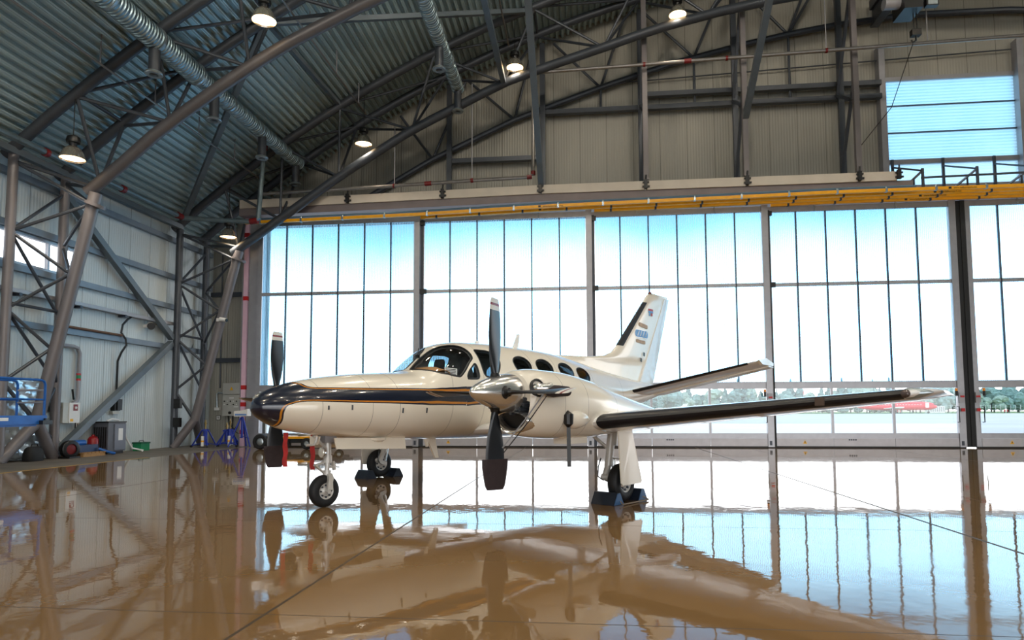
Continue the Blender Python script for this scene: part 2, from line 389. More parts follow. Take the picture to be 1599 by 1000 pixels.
obj('conduit', MB().tube((1.0,26.0,14.35),(16.2,26.0,14.85),.025,6), STEEL, gt)

# struts that tie the frames to each other and to the door beam
STRUTM = mat('blue grey strut paint', (.40,.44,.47), .42, .2, .08, 3)
def strut(p, q, w, label, group=None, m=None):
    c = [(p[i]+q[i])/2 for i in range(3)]
    obj('roof_strut', MB().bar(p, q, w, w), m or STRUTM, label=label, cat='strut', group=group, smooth=False)
strut((-1.43,23.9,9.62),(-1.42,16.8,bot_z(-1.42,0)), .2, 'long pale square strut rising from the door beam left of the hanging posts')
strut((5.92,23.9,11.8),(5.7,16.8,bot_z(5.7,0)), .2, 'pale square strut slanting from a hanging post towards the roof at right')
strut((-2.75,23.4,13.34),(-2.75,16.8,13.42), .18, 'grey square tie running between the two arched lower chords')
strut((-9.0,17.6,12.55),(-14.9,23.2,8.5), .17, 'square diagonal roof brace running down to the eave of the farther frame')
strut((-9.0,17.6,12.6),(-8.85,23.2,12.7), .13, 'slim blue grey purlin tie between the upper chords')
strut((-9.0,17.6,12.5),(-1.8,23.2,15.86), .15, 'square diagonal roof brace running up to the crown of the farther frame')
strut((-14.95,17.6,8.25),(-14.95,23.2,8.25), .17, 'eave beam along the top of the left wall between the two frames')
strut((-14.95,8.0,8.25),(-14.95,17.6,8.25), .17, 'eave beam along the top of the left wall nearest the camera')
# wall girts and the big diagonal braces on the left wall
for z, lb in ((7.8,'highest'),(6.4,'second highest'),(5.26,'third highest'),(3.74,'lowest')):
    obj('wall_girt', MB().box((XL,8.0,z-.09),(XL+.16,25.9,z+.09)), mat('blue grey girt', (.47,.52,.57), .45, .2, .08, 3), label=f'{lb} steel girt along the left wall panels', cat='girt', smooth=False)
strut((-15.12,17.7,7.75),(-15.12,23.1,4.05), .2, 'square wall brace slanting down from the nearer post to the corner post')
strut((-15.12,23.05,3.85),(-15.12,18.0,.25), .2, 'square wall brace slanting from the corner post to the floor by the charger')
ST=np.array([ # u, ztop, zbot, zmid, halfwidth, exp_top, exp_bot
(-1.075,1.375,1.345,1.36,.015,2.0,2.0),
(-1.05,1.435,1.29,1.36,.085,2.0,2.0),
(-1.0,1.49,1.24,1.36,.15,2.0,2.0),
(-.88,1.575,1.165,1.36,.255,2.0,2.05),
(-.7,1.65,1.09,1.36,.36,2.0,2.1),
(-.4,1.73,1.02,1.36,.47,2.05,2.2),
(0,1.795,.965,1.37,.56,2.1,2.3),
(.5,1.85,.925,1.385,.635,2.15,2.35),
(1.0,1.885,.90,1.40,.685,2.2,2.4),
(1.15,1.893,.893,1.42,.695,2.2,2.4),
(1.30,1.90,.886,1.435,.703,2.25,2.4),
(1.43,1.945,.88,1.45,.708,2.4,2.4),
(1.56,2.05,.878,1.465,.714,2.6,2.4),
(1.73,2.19,.873,1.485,.72,2.75,2.4),
(1.97,2.35,.865,1.51,.73,2.75,2.4),
(2.25,2.43,.86,1.54,.738,2.6,2.4),
(2.6,2.455,.855,1.56,.74,2.45,2.4),
(3.1,2.47,.85,1.58,.745,2.3,2.4),
(4.0,2.46,.85,1.58,.745,2.15,2.4),
(4.7,2.43,.865,1.58,.725,2.15,2.35),
(5.4,2.36,.915,1.58,.665,2.1,2.3),
(6.2,2.25,1.03,1.59,.56,2.05,2.2),
(7.0,2.14,1.185,1.62,.45,2.0,2.1),
(8.0,2.03,1.39,1.69,.31,2.0,2.0),
(9.0,1.93,1.60,1.76,.17,2.0,2.0),
(9.55,1.87,1.72,1.79,.06,2.0,2.0)])
def pchip(xs,ys,x):
    x=np.asarray(x,float);h=np.diff(xs);d=np.diff(ys)/h;m=np.zeros(len(xs))
    for i in range(1,len(xs)-1):
        if d[i-1]*d[i]>0:
            w1=2*h[i]+h[i-1];w2=h[i]+2*h[i-1];m[i]=(w1+w2)/(w1/d[i-1]+w2/d[i])
    m[0]=d[0];m[-1]=d[-1]
    i=np.clip(np.searchsorted(xs,x)-1,0,len(xs)-2);s=(x-xs[i])/h[i]
    return ys[i]*(1+2*s)*(1-s)**2+h[i]*m[i]*s*(1-s)**2+ys[i+1]*s*s*(3-2*s)+h[i]*m[i+1]*s*s*(s-1)
def loft(ST,u,t):
    u=np.asarray(u,float);t=np.asarray(t,float)
    zt,zb,zm,hw,et,eb=[pchip(ST[:,0],ST[:,k],u) for k in range(1,7)]
    s=np.sin(t);c=np.cos(t);e=np.where(c>=0,et,eb)
    v=hw*np.sign(s)*np.abs(s)**(2/e)
    w=np.where(c>=0,zm+(zt-zm)*np.abs(c)**(2/e),zm-(zm-zb)*np.abs(c)**(2/e))
    return np.stack([v,u,w],-1)
NAC=np.array([ # u, zt, zb, zm, hw, et, eb
(1.0,1.785,1.06,1.47,.30,2,2.2),
(1.03,1.805,1.015,1.45,.345,2,2.3),
(1.10,1.82,.995,1.44,.375,2.1,2.3),
(1.3,1.84,.965,1.42,.41,2.2,2.4),
(1.8,1.825,.935,1.40,.435,2.2,2.4),
(2.4,1.75,.93,1.36,.43,2.2,2.4),
(3.0,1.62,.96,1.30,.39,2.1,2.3),
(3.8,1.46,1.02,1.24,.30,2.1,2.2),
(4.7,1.31,1.09,1.20,.17,2,2),
(5.3,1.22,1.14,1.18,.04,2,2)])
# ------------------------------------------------------------------ sliding doors
DY = (24.0, 24.12, 24.24, 24.36, 24.36)
DX = ((-12.30,-5.98),(-6.0,.40),(.36,6.66),(6.62,13.02),(13.36,19.75))
DM = (-11.18,-4.865,1.432,7.665,14.43)
DLAB = ('leftmost sliding hangar door, of ribbed white panes, beside the corner','second sliding hangar door from the left, behind the aircraft cockpit',
        'middle sliding hangar door, behind the tail fin','sliding hangar door behind the wing tip, left of the black rubber seal','sliding hangar door right of the black rubber seal')
TRI = mat('warning yellow', (.95,.72,.10), .5, 0, .05, 5)
KICK = mat('door kick panel', (.72,.71,.73), .42, .3, .06, 4)
ORG = mat('orange lamp lens', (1.0,.6,.05), .3, 0, .05, 5)
for k in range(5):
    y = DY[k]; x0, x1 = DX[k]; m0 = DM[k]; mull = [m0 + 1.02*i for i in range(5)]
    f = MB()
    seal_left = k in (1, 2, 3)
    sl = x0 + .15; sr = x1 - .22
    if k == 4: sl, sr = x0 + .16, x1 - .15
    if k == 0: sl = x0 + .17
    f.box((x0 if not seal_left else x0+.0, y, .03),(sl, y+.09, 8.62)); f.box((sr, y-.05, .03),(x1, y+.09, 8.66))
    for a, b in ((.33,.49),(2.07,2.30),(5.72,5.84),(8.42,8.62)):
        f.box((sl, y, a),(sr, y+.08, b))
    for a, b in ((.485,.505),(2.285,2.31)): f.box((sl, y-.02, a),(sr, y+.02, b))
    d = obj(f'door_{k+1}', f, ALU, label=DLAB[k], cat='hangar door', kind='structure', smooth=False)
    edges = [sl] + mull + [sr]
    for m_ in mull: obj('mullion', MB().box((m_-.022, y-.01, 2.30),(m_+.022, y+.07, 8.42)), DARKFR, d, smooth=False)
    for a, b in zip(edges[:-1], edges[1:]):
        obj('pane', MB().box((a+.01,y+.03,5.84),(b-.01,y+.04,8.42)), POLY, d, smooth=False)
        obj('pane', MB().box((a+.01,y+.03,2.30),(b-.01,y+.04,5.72)), POLY, d, smooth=False)
    lm = [sl, mull[1], mull[3], sr]
    for a, b in zip(lm[:-1], lm[1:]):
        obj('vision_pane', MB().box((a+.01,y+.035,.49),(b-.01,y+.041,2.07)), CLEAR, d, smooth=False)
        kp = obj('kick_panel', MB().box((a+.008,y-.012,.05),(b-.008,y+.06,.325)), KICK, d, smooth=False)
    for m_ in (mull[1], mull[3]): obj('mullion', MB().box((m_-.04, y-.005, .49),(m_+.04, y+.07, 2.07)), ALU, d, smooth=False)
    obj('bottom_seal', MB().box((x0, y, .0),(x1, y+.06, .05)), RUBBER, d, smooth=False)
    tx = sl + .95
    obj('warning_sticker', MB().prism([(tx-.07,y-.018,.14),(tx+.07,y-.018,.14),(tx,y-.018,.265)], (0,.005,0)), TRI, d, label='yellow warning triangle', smooth=False)
    obj('warning_sign', MB().box((tx-.012,y-.022,.17),(tx+.012,y-.018,.225)), BLACK, d, smooth=False)
    vt = MB()
    for j in range(4): vt.box((mull[1]+.5+j*.07, y-.02, .25),(mull[1]+.55+j*.07, y-.01, .30))
    obj('vent', vt, DARKFR, d, smooth=False)
    if seal_left:
        obj('edge_seal', MB().box((x0-.02, y-.02, .03),(x0+.15, y-.002, 2.95)).box((x0+.03, y-.02, 2.95),(x0+.13, y-.003, 8.5)), RUBBER if k == 3 else DARKFR, d, smooth=False)
        obj('bumper', MB().box((x0+.02, y-.10, 5.68),(x0+.26, y-.004, 5.86)), BLACK, d, smooth=False)
        obj('top_guide', MB().box((x0-.02, y-.12, 8.28),(x0+.2, y-.004, 8.44)), BLACK, d, smooth=False)
    # top cable carriers and lamp
    for xx in (sl+1.55, sl+4.3):
        obj('cable_hook', MB().path([(xx,y-.03,8.66),(xx-.03,y-.05,8.5),(xx,y-.05,8.44),(xx+.03,y-.05,8.5)], .016, 6), GALV, d)
    if k >= 2:
        xs2 = sr + .02 if k < 4 else sl - .02
        s = 1 if k < 4 else -1
        obj('signal_lamp', MB().tube((xs2-s*.1,y-.12,1.78),(xs2-s*.1,y-.12,1.95),.045,10), BLACK, d)
        obj('lamp_lens', MB().tube((xs2-s*.1,y-.12,1.95),(xs2-s*.1,y-.12,2.04),.042,10), ORG, d, label='orange lamp lens')
        obj('control_box', MB().box((xs2,y-.11,1.55),(xs2+s*.16,y-.05,1.9)), STEEL_L, d, smooth=False)
        obj('red_label', MB().box((xs2+s*.02,y-.125,1.73),(xs2+s*.15,y-.11,1.79)).box((xs2+s*.03,y-.125,1.25),(xs2+s*.15,y-.11,1.36)), RED, d, smooth=False)
        obj('handle', MB().path([(xs2-s*.06,y-.05,.88),(xs2-s*.06,y-.16,.88),(xs2-s*.06,y-.16,1.42),(xs2-s*.06,y-.05,1.42)], .018, 6), BLACK, d)
    obj('floor_bolt', MB().box((sr+.05,y-.065,.09),(sr+.13,y-.05,.24)), DARKFR, d, smooth=False)
obj('trim_4', MB().box((13.04,24.37,.03),(13.20,24.5,8.62)).box((13.19,24.34,.03),(13.34,24.5,8.62)), RUBBER, label='thick black rubber seal where the two centre doors meet', cat='door seal', kind='structure', smooth=False)
# red and white guard strip and steel jamb at the left door end
hp = thing('marker_post', (-12.95,24.3,0), 'tall pinkish guard post with red bands beside the leftmost door', 'post')
obj('post', MB().box((-13.03,24.3,0),(-12.86,24.4,9.0)), mat('pinkish paint', (.86,.72,.80), .5, 0, .05, 4), hp, smooth=False)
for z in (.55,1.6,2.25,5.7,8.2): obj('red_band', MB().box((-13.035,24.292,z-.08),(-12.855,24.405,z+.08)), RED, hp, smooth=False)
obj('trim_2', MB().box((-12.82,24.35,0),(-12.36,24.75,9.0)).box((-13.16,24.45,0),(-13.06,24.7,9.0)), STEEL_L, label='grey steel jamb left of the leftmost sliding door', cat='door jamb', kind='structure', smooth=False)
lt = thing('cable_ladder', (-13.3,25.5,0), 'vertical steel cable ladder in the back corner', 'cable ladder')
obj('side_rail', MB().box((-13.62,25.5,0),(-13.57,25.58,9)), GALV, lt, smooth=False); obj('side_rail', MB().box((-13.27,25.5,0),(-13.22,25.58,9)), GALV, lt, smooth=False)
rg = MB()
for i in range(28): rg.box((-13.57,25.52,.3+i*.31),(-13.27,25.55,.34+i*.31))
obj('rung', rg, GALV, lt, smooth=False)

# door beam with hangers
bt = thing('door_beam', (-1.0,23.9,9.0), 'long cream and grey beam above the sliding doors', 'beam')
def bz(x): return float(np.interp(x, (-13,-8.4,-4.9,-1.5,11.5), (-.14,-.10,-.05,0,.0)))
BX = [-13.1,-8.75,-5.1,-1.46,2.35,5.9,9.7,11.0]
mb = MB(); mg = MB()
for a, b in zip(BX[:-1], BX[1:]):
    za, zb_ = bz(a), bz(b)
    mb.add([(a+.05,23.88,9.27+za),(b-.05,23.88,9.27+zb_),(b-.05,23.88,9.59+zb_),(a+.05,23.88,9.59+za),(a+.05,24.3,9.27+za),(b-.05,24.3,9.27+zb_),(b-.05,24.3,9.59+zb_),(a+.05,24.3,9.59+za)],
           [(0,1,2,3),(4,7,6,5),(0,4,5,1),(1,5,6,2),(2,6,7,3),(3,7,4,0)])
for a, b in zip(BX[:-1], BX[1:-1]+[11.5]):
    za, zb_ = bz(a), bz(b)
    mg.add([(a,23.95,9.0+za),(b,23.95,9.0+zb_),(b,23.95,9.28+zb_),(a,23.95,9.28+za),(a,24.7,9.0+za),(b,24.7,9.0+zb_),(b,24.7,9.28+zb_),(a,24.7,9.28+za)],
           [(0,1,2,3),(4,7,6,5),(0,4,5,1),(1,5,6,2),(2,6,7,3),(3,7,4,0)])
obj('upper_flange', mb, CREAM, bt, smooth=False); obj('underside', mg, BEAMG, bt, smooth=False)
for x in BX[1:]:
    z = bz(x)
    obj('hanger', MB().box((x-.06,23.78,9.30+z),(x+.06,23.88,9.62+z)).box((x-.12,23.8,9.34+z),(x+.14,23.86,9.40+z)).box((x-.11,23.8,9.5+z),(x+.12,23.86,9.55+z)).tube((x,23.84,9.55+z),(x+.02,23.84,9.8+z),.03,8), BLACK, bt, smooth=False)
# yellow enclosed conductor rails
def rz(x): return float(np.interp(x, (-12,-6,-1,2.3,5.5,8.7,12,20), (8.44,8.53,8.67,8.71,8.75,8.80,8.80,8.80)))
starts = (-12.6,-5.9,.5,6.8); labs = ('yellow power rail running the whole length under the beam','second yellow power rail, starting above the cockpit','third yellow power rail, starting above the tail fin','yellow power rail closest to the doors, starting right of the fin')
for i in range(4):
    y = 23.5 + .27*i
    t = thing('power_rail', (starts[i], y, 8.6), labs[i], 'power rail', 'yellow power rails above the doors')
    xs_ = [starts[i]] + [x for x in (-6,-1,2.3,5.5,8.7,12,16) if x > starts[i]+.3] + [20.0]
    for a, b in zip(xs_[:-1], xs_[1:]):
        za, zb_ = rz(a)-.035*i, rz(b)-.035*i
        obj('rail', MB().add([(a,y-.05,za-.055),(b,y-.05,zb_-.055),(b,y-.05,zb_+.055),(a,y-.05,za+.055),(a,y+.05,za-.055),(b,y+.05,zb_-.055),(b,y+.05,zb_+.055),(a,y+.05,za+.055)],
           [(0,1,2,3),(4,7,6,5),(0,4,5,1),(1,5,6,2),(2,6,7,3),(3,7,4,0)]), YEL, t, smooth=False)
    x = starts[i] + .6
    while x < 19:
        z = rz(x)-.035*i; obj('clip', MB().box((x-.035,y-.06,z-.065),(x+.035,y+.06,z+.065)).tube((x,y,z+.05),(x,y,z+.12),.03,8), GALV if i == 0 else DARKFR, t, smooth=False)
        x += 1.6
    for x in ((-1.35,12.55) if i < 2 else (12.55+.0,)):
        x -= .35*i if x > 0 else 0
        z = rz(x)-.035*i; fc = bpy.data.curves.new('lettering', 'FONT'); fc.body = 'www.balkompark.net'; fc.size = .085; fc.extrude = .001
        dg = bpy.data.objects.new("tmp", fc); COL.objects.link(dg); fc.materials.append(BLACK); bpy.context.view_layer.update(); me_ = bpy.data.meshes.new_from_object(dg.evaluated_get(bpy.context.evaluated_depsgraph_get())); bpy.data.objects.remove(dg); fo = bpy.data.objects.new("lettering", me_); COL.objects.link(fo); fo.parent = t
        fo.location = (x - starts[i], -.054, z - 8.6 - .03); fo.rotation_euler = (PI/2,0,0)
        obj('black_square', MB().box((x-.16,y-.053,z-.035),(x-.07,y-.05,z+.035)), BLACK, t, smooth=False)
obj('supply_pipe', MB().path([(x, 23.56, rz(x)+.13) for x in (-12.5,-6,-1,2.3,5.5,8.7,11.4)], .045, 8), mat('blue grey pipe', (.40,.52,.60), .35, .4, .05, 4), label='blue grey pipe running along the top of the yellow rails', cat='pipe')
for i, x in enumerate((11.75,13.55,15.35,17.15)):
    t = thing('rail_bracket', (x,25.9,9.4), ('leftmost','second','third','rightmost')[i] + ' steel bracket standing behind the yellow rails before the tall window', 'bracket', 'brackets behind the power rails')
    obj('upright', MB().bar((x,25.95,9.1),(x,25.95,10.75),.09,.07,(0,1,0)), STEEL, t, smooth=False)
    obj('brace', MB().bar((x,25.95,10.45),(x+.25,24.3,9.72),.06,.06), STEEL, t, smooth=False)
    obj('arm', MB().bar((x+.25,24.3,9.72),(x+.02,25.9,9.32),.06,.06), STEEL_L, t, smooth=False)
    obj('front_post', MB().bar((x+.25,24.3,8.9),(x+.25,24.3,9.8),.08,.06,(0,1,0)), STEEL, t, smooth=False)
    for f_ in (.3,.6): 
        xx, yy, zz = x+.25-.23*f_, 24.3+1.6*f_, 9.72-.4*f_
        obj('hanger_rod', MB().tube((xx,yy,8.9),(xx,yy,zz),.035,6), STEEL, t)
obj('bracket_rail', MB().bar((12.0,24.4,9.5),(20,24.4,9.62),.06,.06), STEEL, label='thin horizontal bar tying the rail brackets together', cat='bar', smooth=False)
# tall opening above the centre doors
t = obj('window_2', MB().box((HX0-.22,25.85,9.1),(HX0,26.2,15.2)).box((HX1,25.85,9.1),(HX1+.22,26.2,15.2)).box((HX0,26.1,HZ1-.08),(HX1,26.25,HZ1+.08)).box((HX0,26.08,10.62),(HX1,26.3,10.80)).box((HX0,26.1,9.7),(HX1,26.25,9.8)), STEEL_L,
        label='tall window of blue ribbed panels high on the gable wall', cat='window', kind='structure', smooth=False)
for z0, z1 in ((10.8,11.84),(11.87,12.9),(12.93,13.92)):
    obj('window_panel', MB().box((HX0,26.15,z0),(HX1,26.17,z1)), POLYH, t, smooth=False)
for z in (11.855,12.915): obj('glazing_bar', MB().box((HX0,26.1,z-.02),(HX1,26.2,z+.02)), DARKFR, t, smooth=False)
obj('window_panel', MB().box((HX0,26.15,9.8),(HX1,26.17,10.62)), POLYW, t, smooth=False)

# ------------------------------------------------------------------ high bay lamps
LAMP_GLASS = mat('lamp reflector', (.86,.82,.76), .12, .85, .05, 10)
BULB = mat('lamp lens', (1,.9,.7), .3, 0, 0, 4, emit=((1.0,.66,.32), 9.0))
LAMPN = 0
def lamp(x, y, z, label, power=150, unseen_fill=False):
    global LAMPN
    t = thing('high_bay_lamp', (x,y,z), label, 'lamp', 'high bay lamps under the roof')
    obj('ballast', MB().lathe((x,y,z+.62),(0,0,-1),[(0,0),(0,.10),(.03,.15),(.12,.17),(.18,.16),(.2,.10),(.3,.08)],20), BLACK, t)
    obj('reflector', MB().lathe((x,y,z+.34),(0,0,-1),[(0,.08),(.03,.16),(.1,.22),(.2,.27),(.3,.30),(.34,.315),(.345,.30),(.3,.285),(.2,.255),(.1,.205),(.04,.14)],28), LAMP_GLASS, t)
    obj('lens', MB().lathe((x,y,z+.05),(0,0,-1),[(-.06,.0),(-.055,.12),(-.03,.24),(0,.285),(.01,.285),(.02,0)],28), BULB, t)
    obj('cable', MB().tube((x,y,z+.6),(x,y,arc_z(x)-.1),.012,6), BLACK, t)
    ld = bpy.data.lights.new('lamp_light', 'POINT' if unseen_fill else 'SPOT'); ld.energy = power; ld.color = (1.0,.89,.74); ld.shadow_soft_size = .25
    if not unseen_fill: ld.spot_size = 2.4; ld.spot_blend = .8
    lo = bpy.data.objects.new('lamp_light', ld); COL.objects.link(lo); lo.parent = t; lo.location = (0,0,-.03)
lamp(-13.26,15.75,7.95, 'lowest high bay lamp, near the nearer lattice column')
lamp(-8.1,15.8,11.42, 'bright high bay lamp by the nearer truss at the top')
lamp(-13.05,23.15,7.80, 'small high bay lamp near the corner of the doors')
lamp(-7.93,23.2,11.15, 'high bay lamp over the left half of the farther truss')
lamp(-2.31,23.2,13.74, 'high bay lamp midway along the farther truss')
lamp(3.51,23.2,15.34, 'high bay lamp near the crown of the farther truss')
for y in (8.4, 1.0, -6.4):  # added out of view: warm fill lamps for the aircraft's near side
    for x in (-8.1, -2.3, 3.5, 9.3): lamp(x, y, arc_z(x)-1.4, 'unseen high bay lamp added over the camera as fill light for the aircraft', 600, True)
for x in (-2.3, 3.5, 9.3, 15.1, 20.9, 26.7): lamp(x, 15.8, arc_z(x)-1.5, 'unseen high bay lamp added under the nearer truss to brighten the gable', 620, True)  # extra lamps above the frame, added to lift the gable and roof

# ------------------------------------------------------------------ ducts, pipes on the roof
def duct_mat():
    m = mat('spiral duct', (.66,.74,.77), .3, .75, .08, 4); n = m.node_tree; b = n.nodes['Principled BSDF']
    t_ = n.nodes.new('ShaderNodeTexCoord'); s = n.nodes.new('ShaderNodeSeparateXYZ'); n.links.new(t_.outputs['Object'], s.inputs[0])
    w = math_node(n, 'SINE', math_node(n, 'MULTIPLY', s.outputs[1], 2*PI/.11))
    bp = n.nodes.new('ShaderNodeBump'); bp.inputs['Strength'].default_value = .9; bp.inputs['Distance'].default_value = .03
    n.links.new(w, bp.inputs['Height']); n.links.new(bp.outputs[0], b.inputs['Normal']); return m
DUCT = duct_mat()
def duct(X, Z, y0, ymid, y1, r0, r1, drops, label):
    t = thing('air_duct', (X,y0,Z), label, 'duct')
    rows = []; n = 24; ys = list(np.arange(y0, ymid, .04)) + list(np.arange(ymid, y1, .04)); 
    for i, y in enumerate(ys):
        r = (r0 if y < ymid else r1) + (.010 if i % 2 else -.004)
        rows.append([(X+r*math.cos(2*PI*k/n), y, Z+r*math.sin(2*PI*k/n)) for k in range(n)])
    mb = MB(); mb.grid(rows, closed=True)
    obj('spiral_pipe', mb, DUCT, t, ang=60)
    for i in range(int((y1-y0)/1.8)): obj('band', MB().lathe((X,y0+.6+1.8*i,Z),(0,1,0),[(0,(r0 if y0+.6+1.8*i<ymid else r1)-.01),(0,(r0 if y0+.6+1.8*i<ymid else r1)+.03),(.06,(r0 if y0+.6+1.8*i<ymid else r1)+.03),(.06,(r0 if y0+.6+1.8*i<ymid else r1)-.01)],24), GALV, t)
    for y, side in drops:
        xo = X + side*.02
        o_ = obj('outlet', MB().tube((xo,y,Z-.15),(xo,y,Z-.9),.14,16), STEEL, t)
        obj('outlet_ring', MB().lathe((xo,y,Z-.88),(0,0,-1),[(0,.13),(0,.2),(.05,.22),(.07,.2),(.07,.11),(0,.1)],18), GALV, o_)
duct(-10.9, 10.95, 9.5, 17.5, 24.3, .29, .235, ((15.55,-1),(18.3,1),(21.3,1),(24.0,1)), 'long ribbed silver air duct slanting down from the top left corner')
duct(-4.45, 13.2, 10.0, 15.3, 23.5, .25, .22, ((20.3,-1),(23.3,1)), 'second ribbed silver air duct, right of the bright lamp')
GALV_D = mat('dull galvanised pipe', (.42,.48,.50), .45, .5, .15, 6)
PIPE = mat('sprinkler pipe', (.55,.53,.51), .35, .7, .12, 8)
def sprinkler(pts, r, joints, label, hang=()):
    t = thing('sprinkler_pipe', pts[0], label, 'pipe')
    obj('pipe', MB().path(pts, r, 10), PIPE if pts[0][0] > -14 else GALV_D, t)
    for p, q in joints: obj('coupling', MB().tube(p, q, r*1.3, 12), mat('dark red coupling', (.45,.08,.09), .4, 0, .1, 8), t)
    for p, q in hang: obj('hanger_rod', MB().tube(p, q, .02, 6), STEEL_L, t)
Yp = 23.55
sprinkler([(-12.0,Yp,9.55),(-8.4,Yp,9.62),(-3.94,Yp,9.74),(-1.85,Yp,9.78),(-1.70,Yp,9.9),(-1.68,Yp,12.2),(-1.64,Yp,13.55),(-1.5,Yp,13.7),(2.2,Yp,13.77),(8.62,Yp,13.9),(16,Yp,14.06)], .065,
    [((-1.92,Yp,9.775),(-1.74,Yp,9.8)),((-1.69,Yp,9.86),(-1.69,Yp,10.0)),((-3.99,Yp,9.74),(-3.89,Yp,9.745)),((-5.7,Yp,9.69),(-5.45,Yp,9.7)),((-6.9,Yp,9.66),(-6.84,Yp,9.66)),((3.75,Yp,13.80),(4.0,Yp,13.81)),((5.2,Yp,13.83),(5.28,Yp,13.83)),((8.6,Yp,13.9),(8.68,Yp,13.9)),((2.3,Yp,13.77),(2.38,Yp,13.77))],
    'thin grey sprinkler pipe with red couplings before the gable wall', [((-3.94,Yp,9.8),(-3.94,Yp,13.4)),((-6.85,Yp,9.7),(-6.85,Yp,12.0)),((8.64,Yp,13.95),(8.64,Yp,16.6)),((12.0,Yp,13.98),(12.0,Yp,17.2))])
sprinkler([(-14.3,9.0,8.28),(-14.3,16.5,8.30),(-14.3,22.3,8.33)], .09, [((-14.3,21.9,8.33),(-14.3,22.15,8.33)),((-14.3,19.0,8.315),(-14.3,19.15,8.315)),((-14.3,16.0,8.3),(-14.3,16.12,8.3))], 'galvanised main pipe running along the eave at left')
sprinkler([(-14.25,22.3,8.33),(-13.0,22.45,8.25),(-11.75,22.55,8.18),(-11.6,22.55,8.3),(-11.45,22.6,11.0)], .085, [((-11.9,22.55,8.19),(-11.62,22.55,8.22)),((-11.46,22.6,10.85),(-11.45,22.6,11.05))], 'short pipe rising with red elbows beside the corner lamp')
Zs = arc_z(-11.9) - .45
sprinkler([(-12.15,9.0,Zs-.1),(-12.15,23.6,Zs-.1)], .03, [], 'thin pipe under the roof left of the big duct', [((-12.15,y,Zs-.1),(-12.15,y,Zs+.7)) for y in (15.2,17.4,19.6,21.8)])
Zs = arc_z(-8.0) - .45
sprinkler([(-8.0,13.0,Zs-.2),(-8.0,23.8,Zs-.2)], .03, [], 'thin pipe under the roof right of the big duct', [((-8.0,y,Zs-.2),(-8.0,y,Zs+.6)) for y in (16.2,18.4,20.6,22.8)])
sprinkler([(-2.6,15,arc_z(-2.6)-.7),(-2.6,23.8,arc_z(-2.6)-.7)], .03, [], 'thin pipe under the roof by the second duct', [])
# hoist on its beam at the upper right
t = thing('crane_hoist', (11.9,23.6,14.3), 'dark electric hoist hanging at the upper right before the tall window', 'hoist')
obj('track_beam', MB().box((11.55,16.0,16.6),(11.85,25.8,16.95)).box((11.64,16.0,16.0),(11.76,25.8,16.6)).box((11.55,16.0,15.9),(11.85,25.8,16.0)), STEEL, t, smooth=False)
obj('motor', MB().tube((10.95,23.3,15.3),(11.55,23.3,15.3),.2,14), STEEL_L, t)
obj('trolley', MB().box((11.45,22.9,14.9),(12.05,23.8,15.75)).box((11.5,23.1,15.7),(12.0,23.5,16.1)), BLACK, t, smooth=False)
obj('cable', MB().tube((11.9,23.3,14.9),(11.9,23.3,14.3),.02,6).tube((12.0,23.3,14.9),(12.0,23.3,14.3),.02,6), BLACK, t)
obj('hook', MB().box((11.8,23.2,14.1),(12.1,23.4,14.32)).path([(11.95,23.3,14.1),(11.95,23.3,13.95),(11.85,23.3,13.88),(11.8,23.3,13.97)],.03,8), BLACK, t)
t.location.x -= .45
t = thing('floodlight', (11.55,22.7,15.0), 'small dark floodlight beside the hoist', 'floodlight')
obj('housing', MB().box((12.2,23.0,15.0),(12.6,23.2,15.25)), BLACK, t, smooth=False); obj('lens', MB().box((12.25,22.985,15.03),(12.55,23.0,15.22)), GALV, t, smooth=False)
obj('bracket', MB().bar((12.3,23.1,15.25),(12.0,23.3,15.4),.05,.05), BLACK, t, smooth=False)
t.location.x -= .45
obj('pull_cable', MB().path([(11.45,23.4,13.9),(11.2,24.6,12.2),(10.4,25.5,11.1)], .015, 5), BLACK, label='thin slack cable hanging from the hoist to the gable wall', cat='cable')
# ------------------------------------------------------------------ the aircraft (x = to its left, y = aft, z = up; origin at the nose wheel's footprint)
AX, AY, ATH = -3.535, 8.893, 0.614
def A2W(v, u, w):
    c, s = math.cos(ATH), math.sin(ATH); return (AX + v*c + u*s, AY - v*s + u*c, w)
AP = thing('airplane', (AX, AY, 0), 'cream twin engine propeller aircraft with a dark blue nose and stripe', 'airplane', rotz=-ATH, local=True)
def paint(name, c, **k):
    m = mat(name, c, .22, 0, .02, 1.2, coat=.6, **k); return m
CREAMP = paint('cream aircraft paint', (.94,.91,.85)); WHITEP = paint('white aircraft paint', (.93,.93,.93))
BLUEP = paint('dark blue aircraft paint', (.055,.075,.16)); GOLDP = paint('gold pinstripe paint', (.78,.50,.13))
SEAL = mat('window seal', (.10,.11,.13), .5, 0, .05, 8)
BOOT = mat('black deice boot', (.06,.07,.10), .42, 0, .15, 5)
CHROME = mat('polished aluminium', (.93,.92,.91), .2, .9, .05, 3)
TYRE = mat('tyre rubber', (.07,.075,.09), .6, 0, .2, 10, bump=.1)
GEAR = mat('landing gear paint', (.80,.79,.77), .35, .2, .06, 6)
GLASS = glass_mat('tinted cabin glass', (.55,.66,.74), .10)
WGLASS = glass_mat('windshield glass', (.94,.96,.97), .05)
LINING = mat('cabin lining', (.52,.51,.50), .8, 0, .1, 4)
COVER = mat('dark brown fabric cover', (.17,.12,.13), .7, 0, .2, 10, bump=.3)
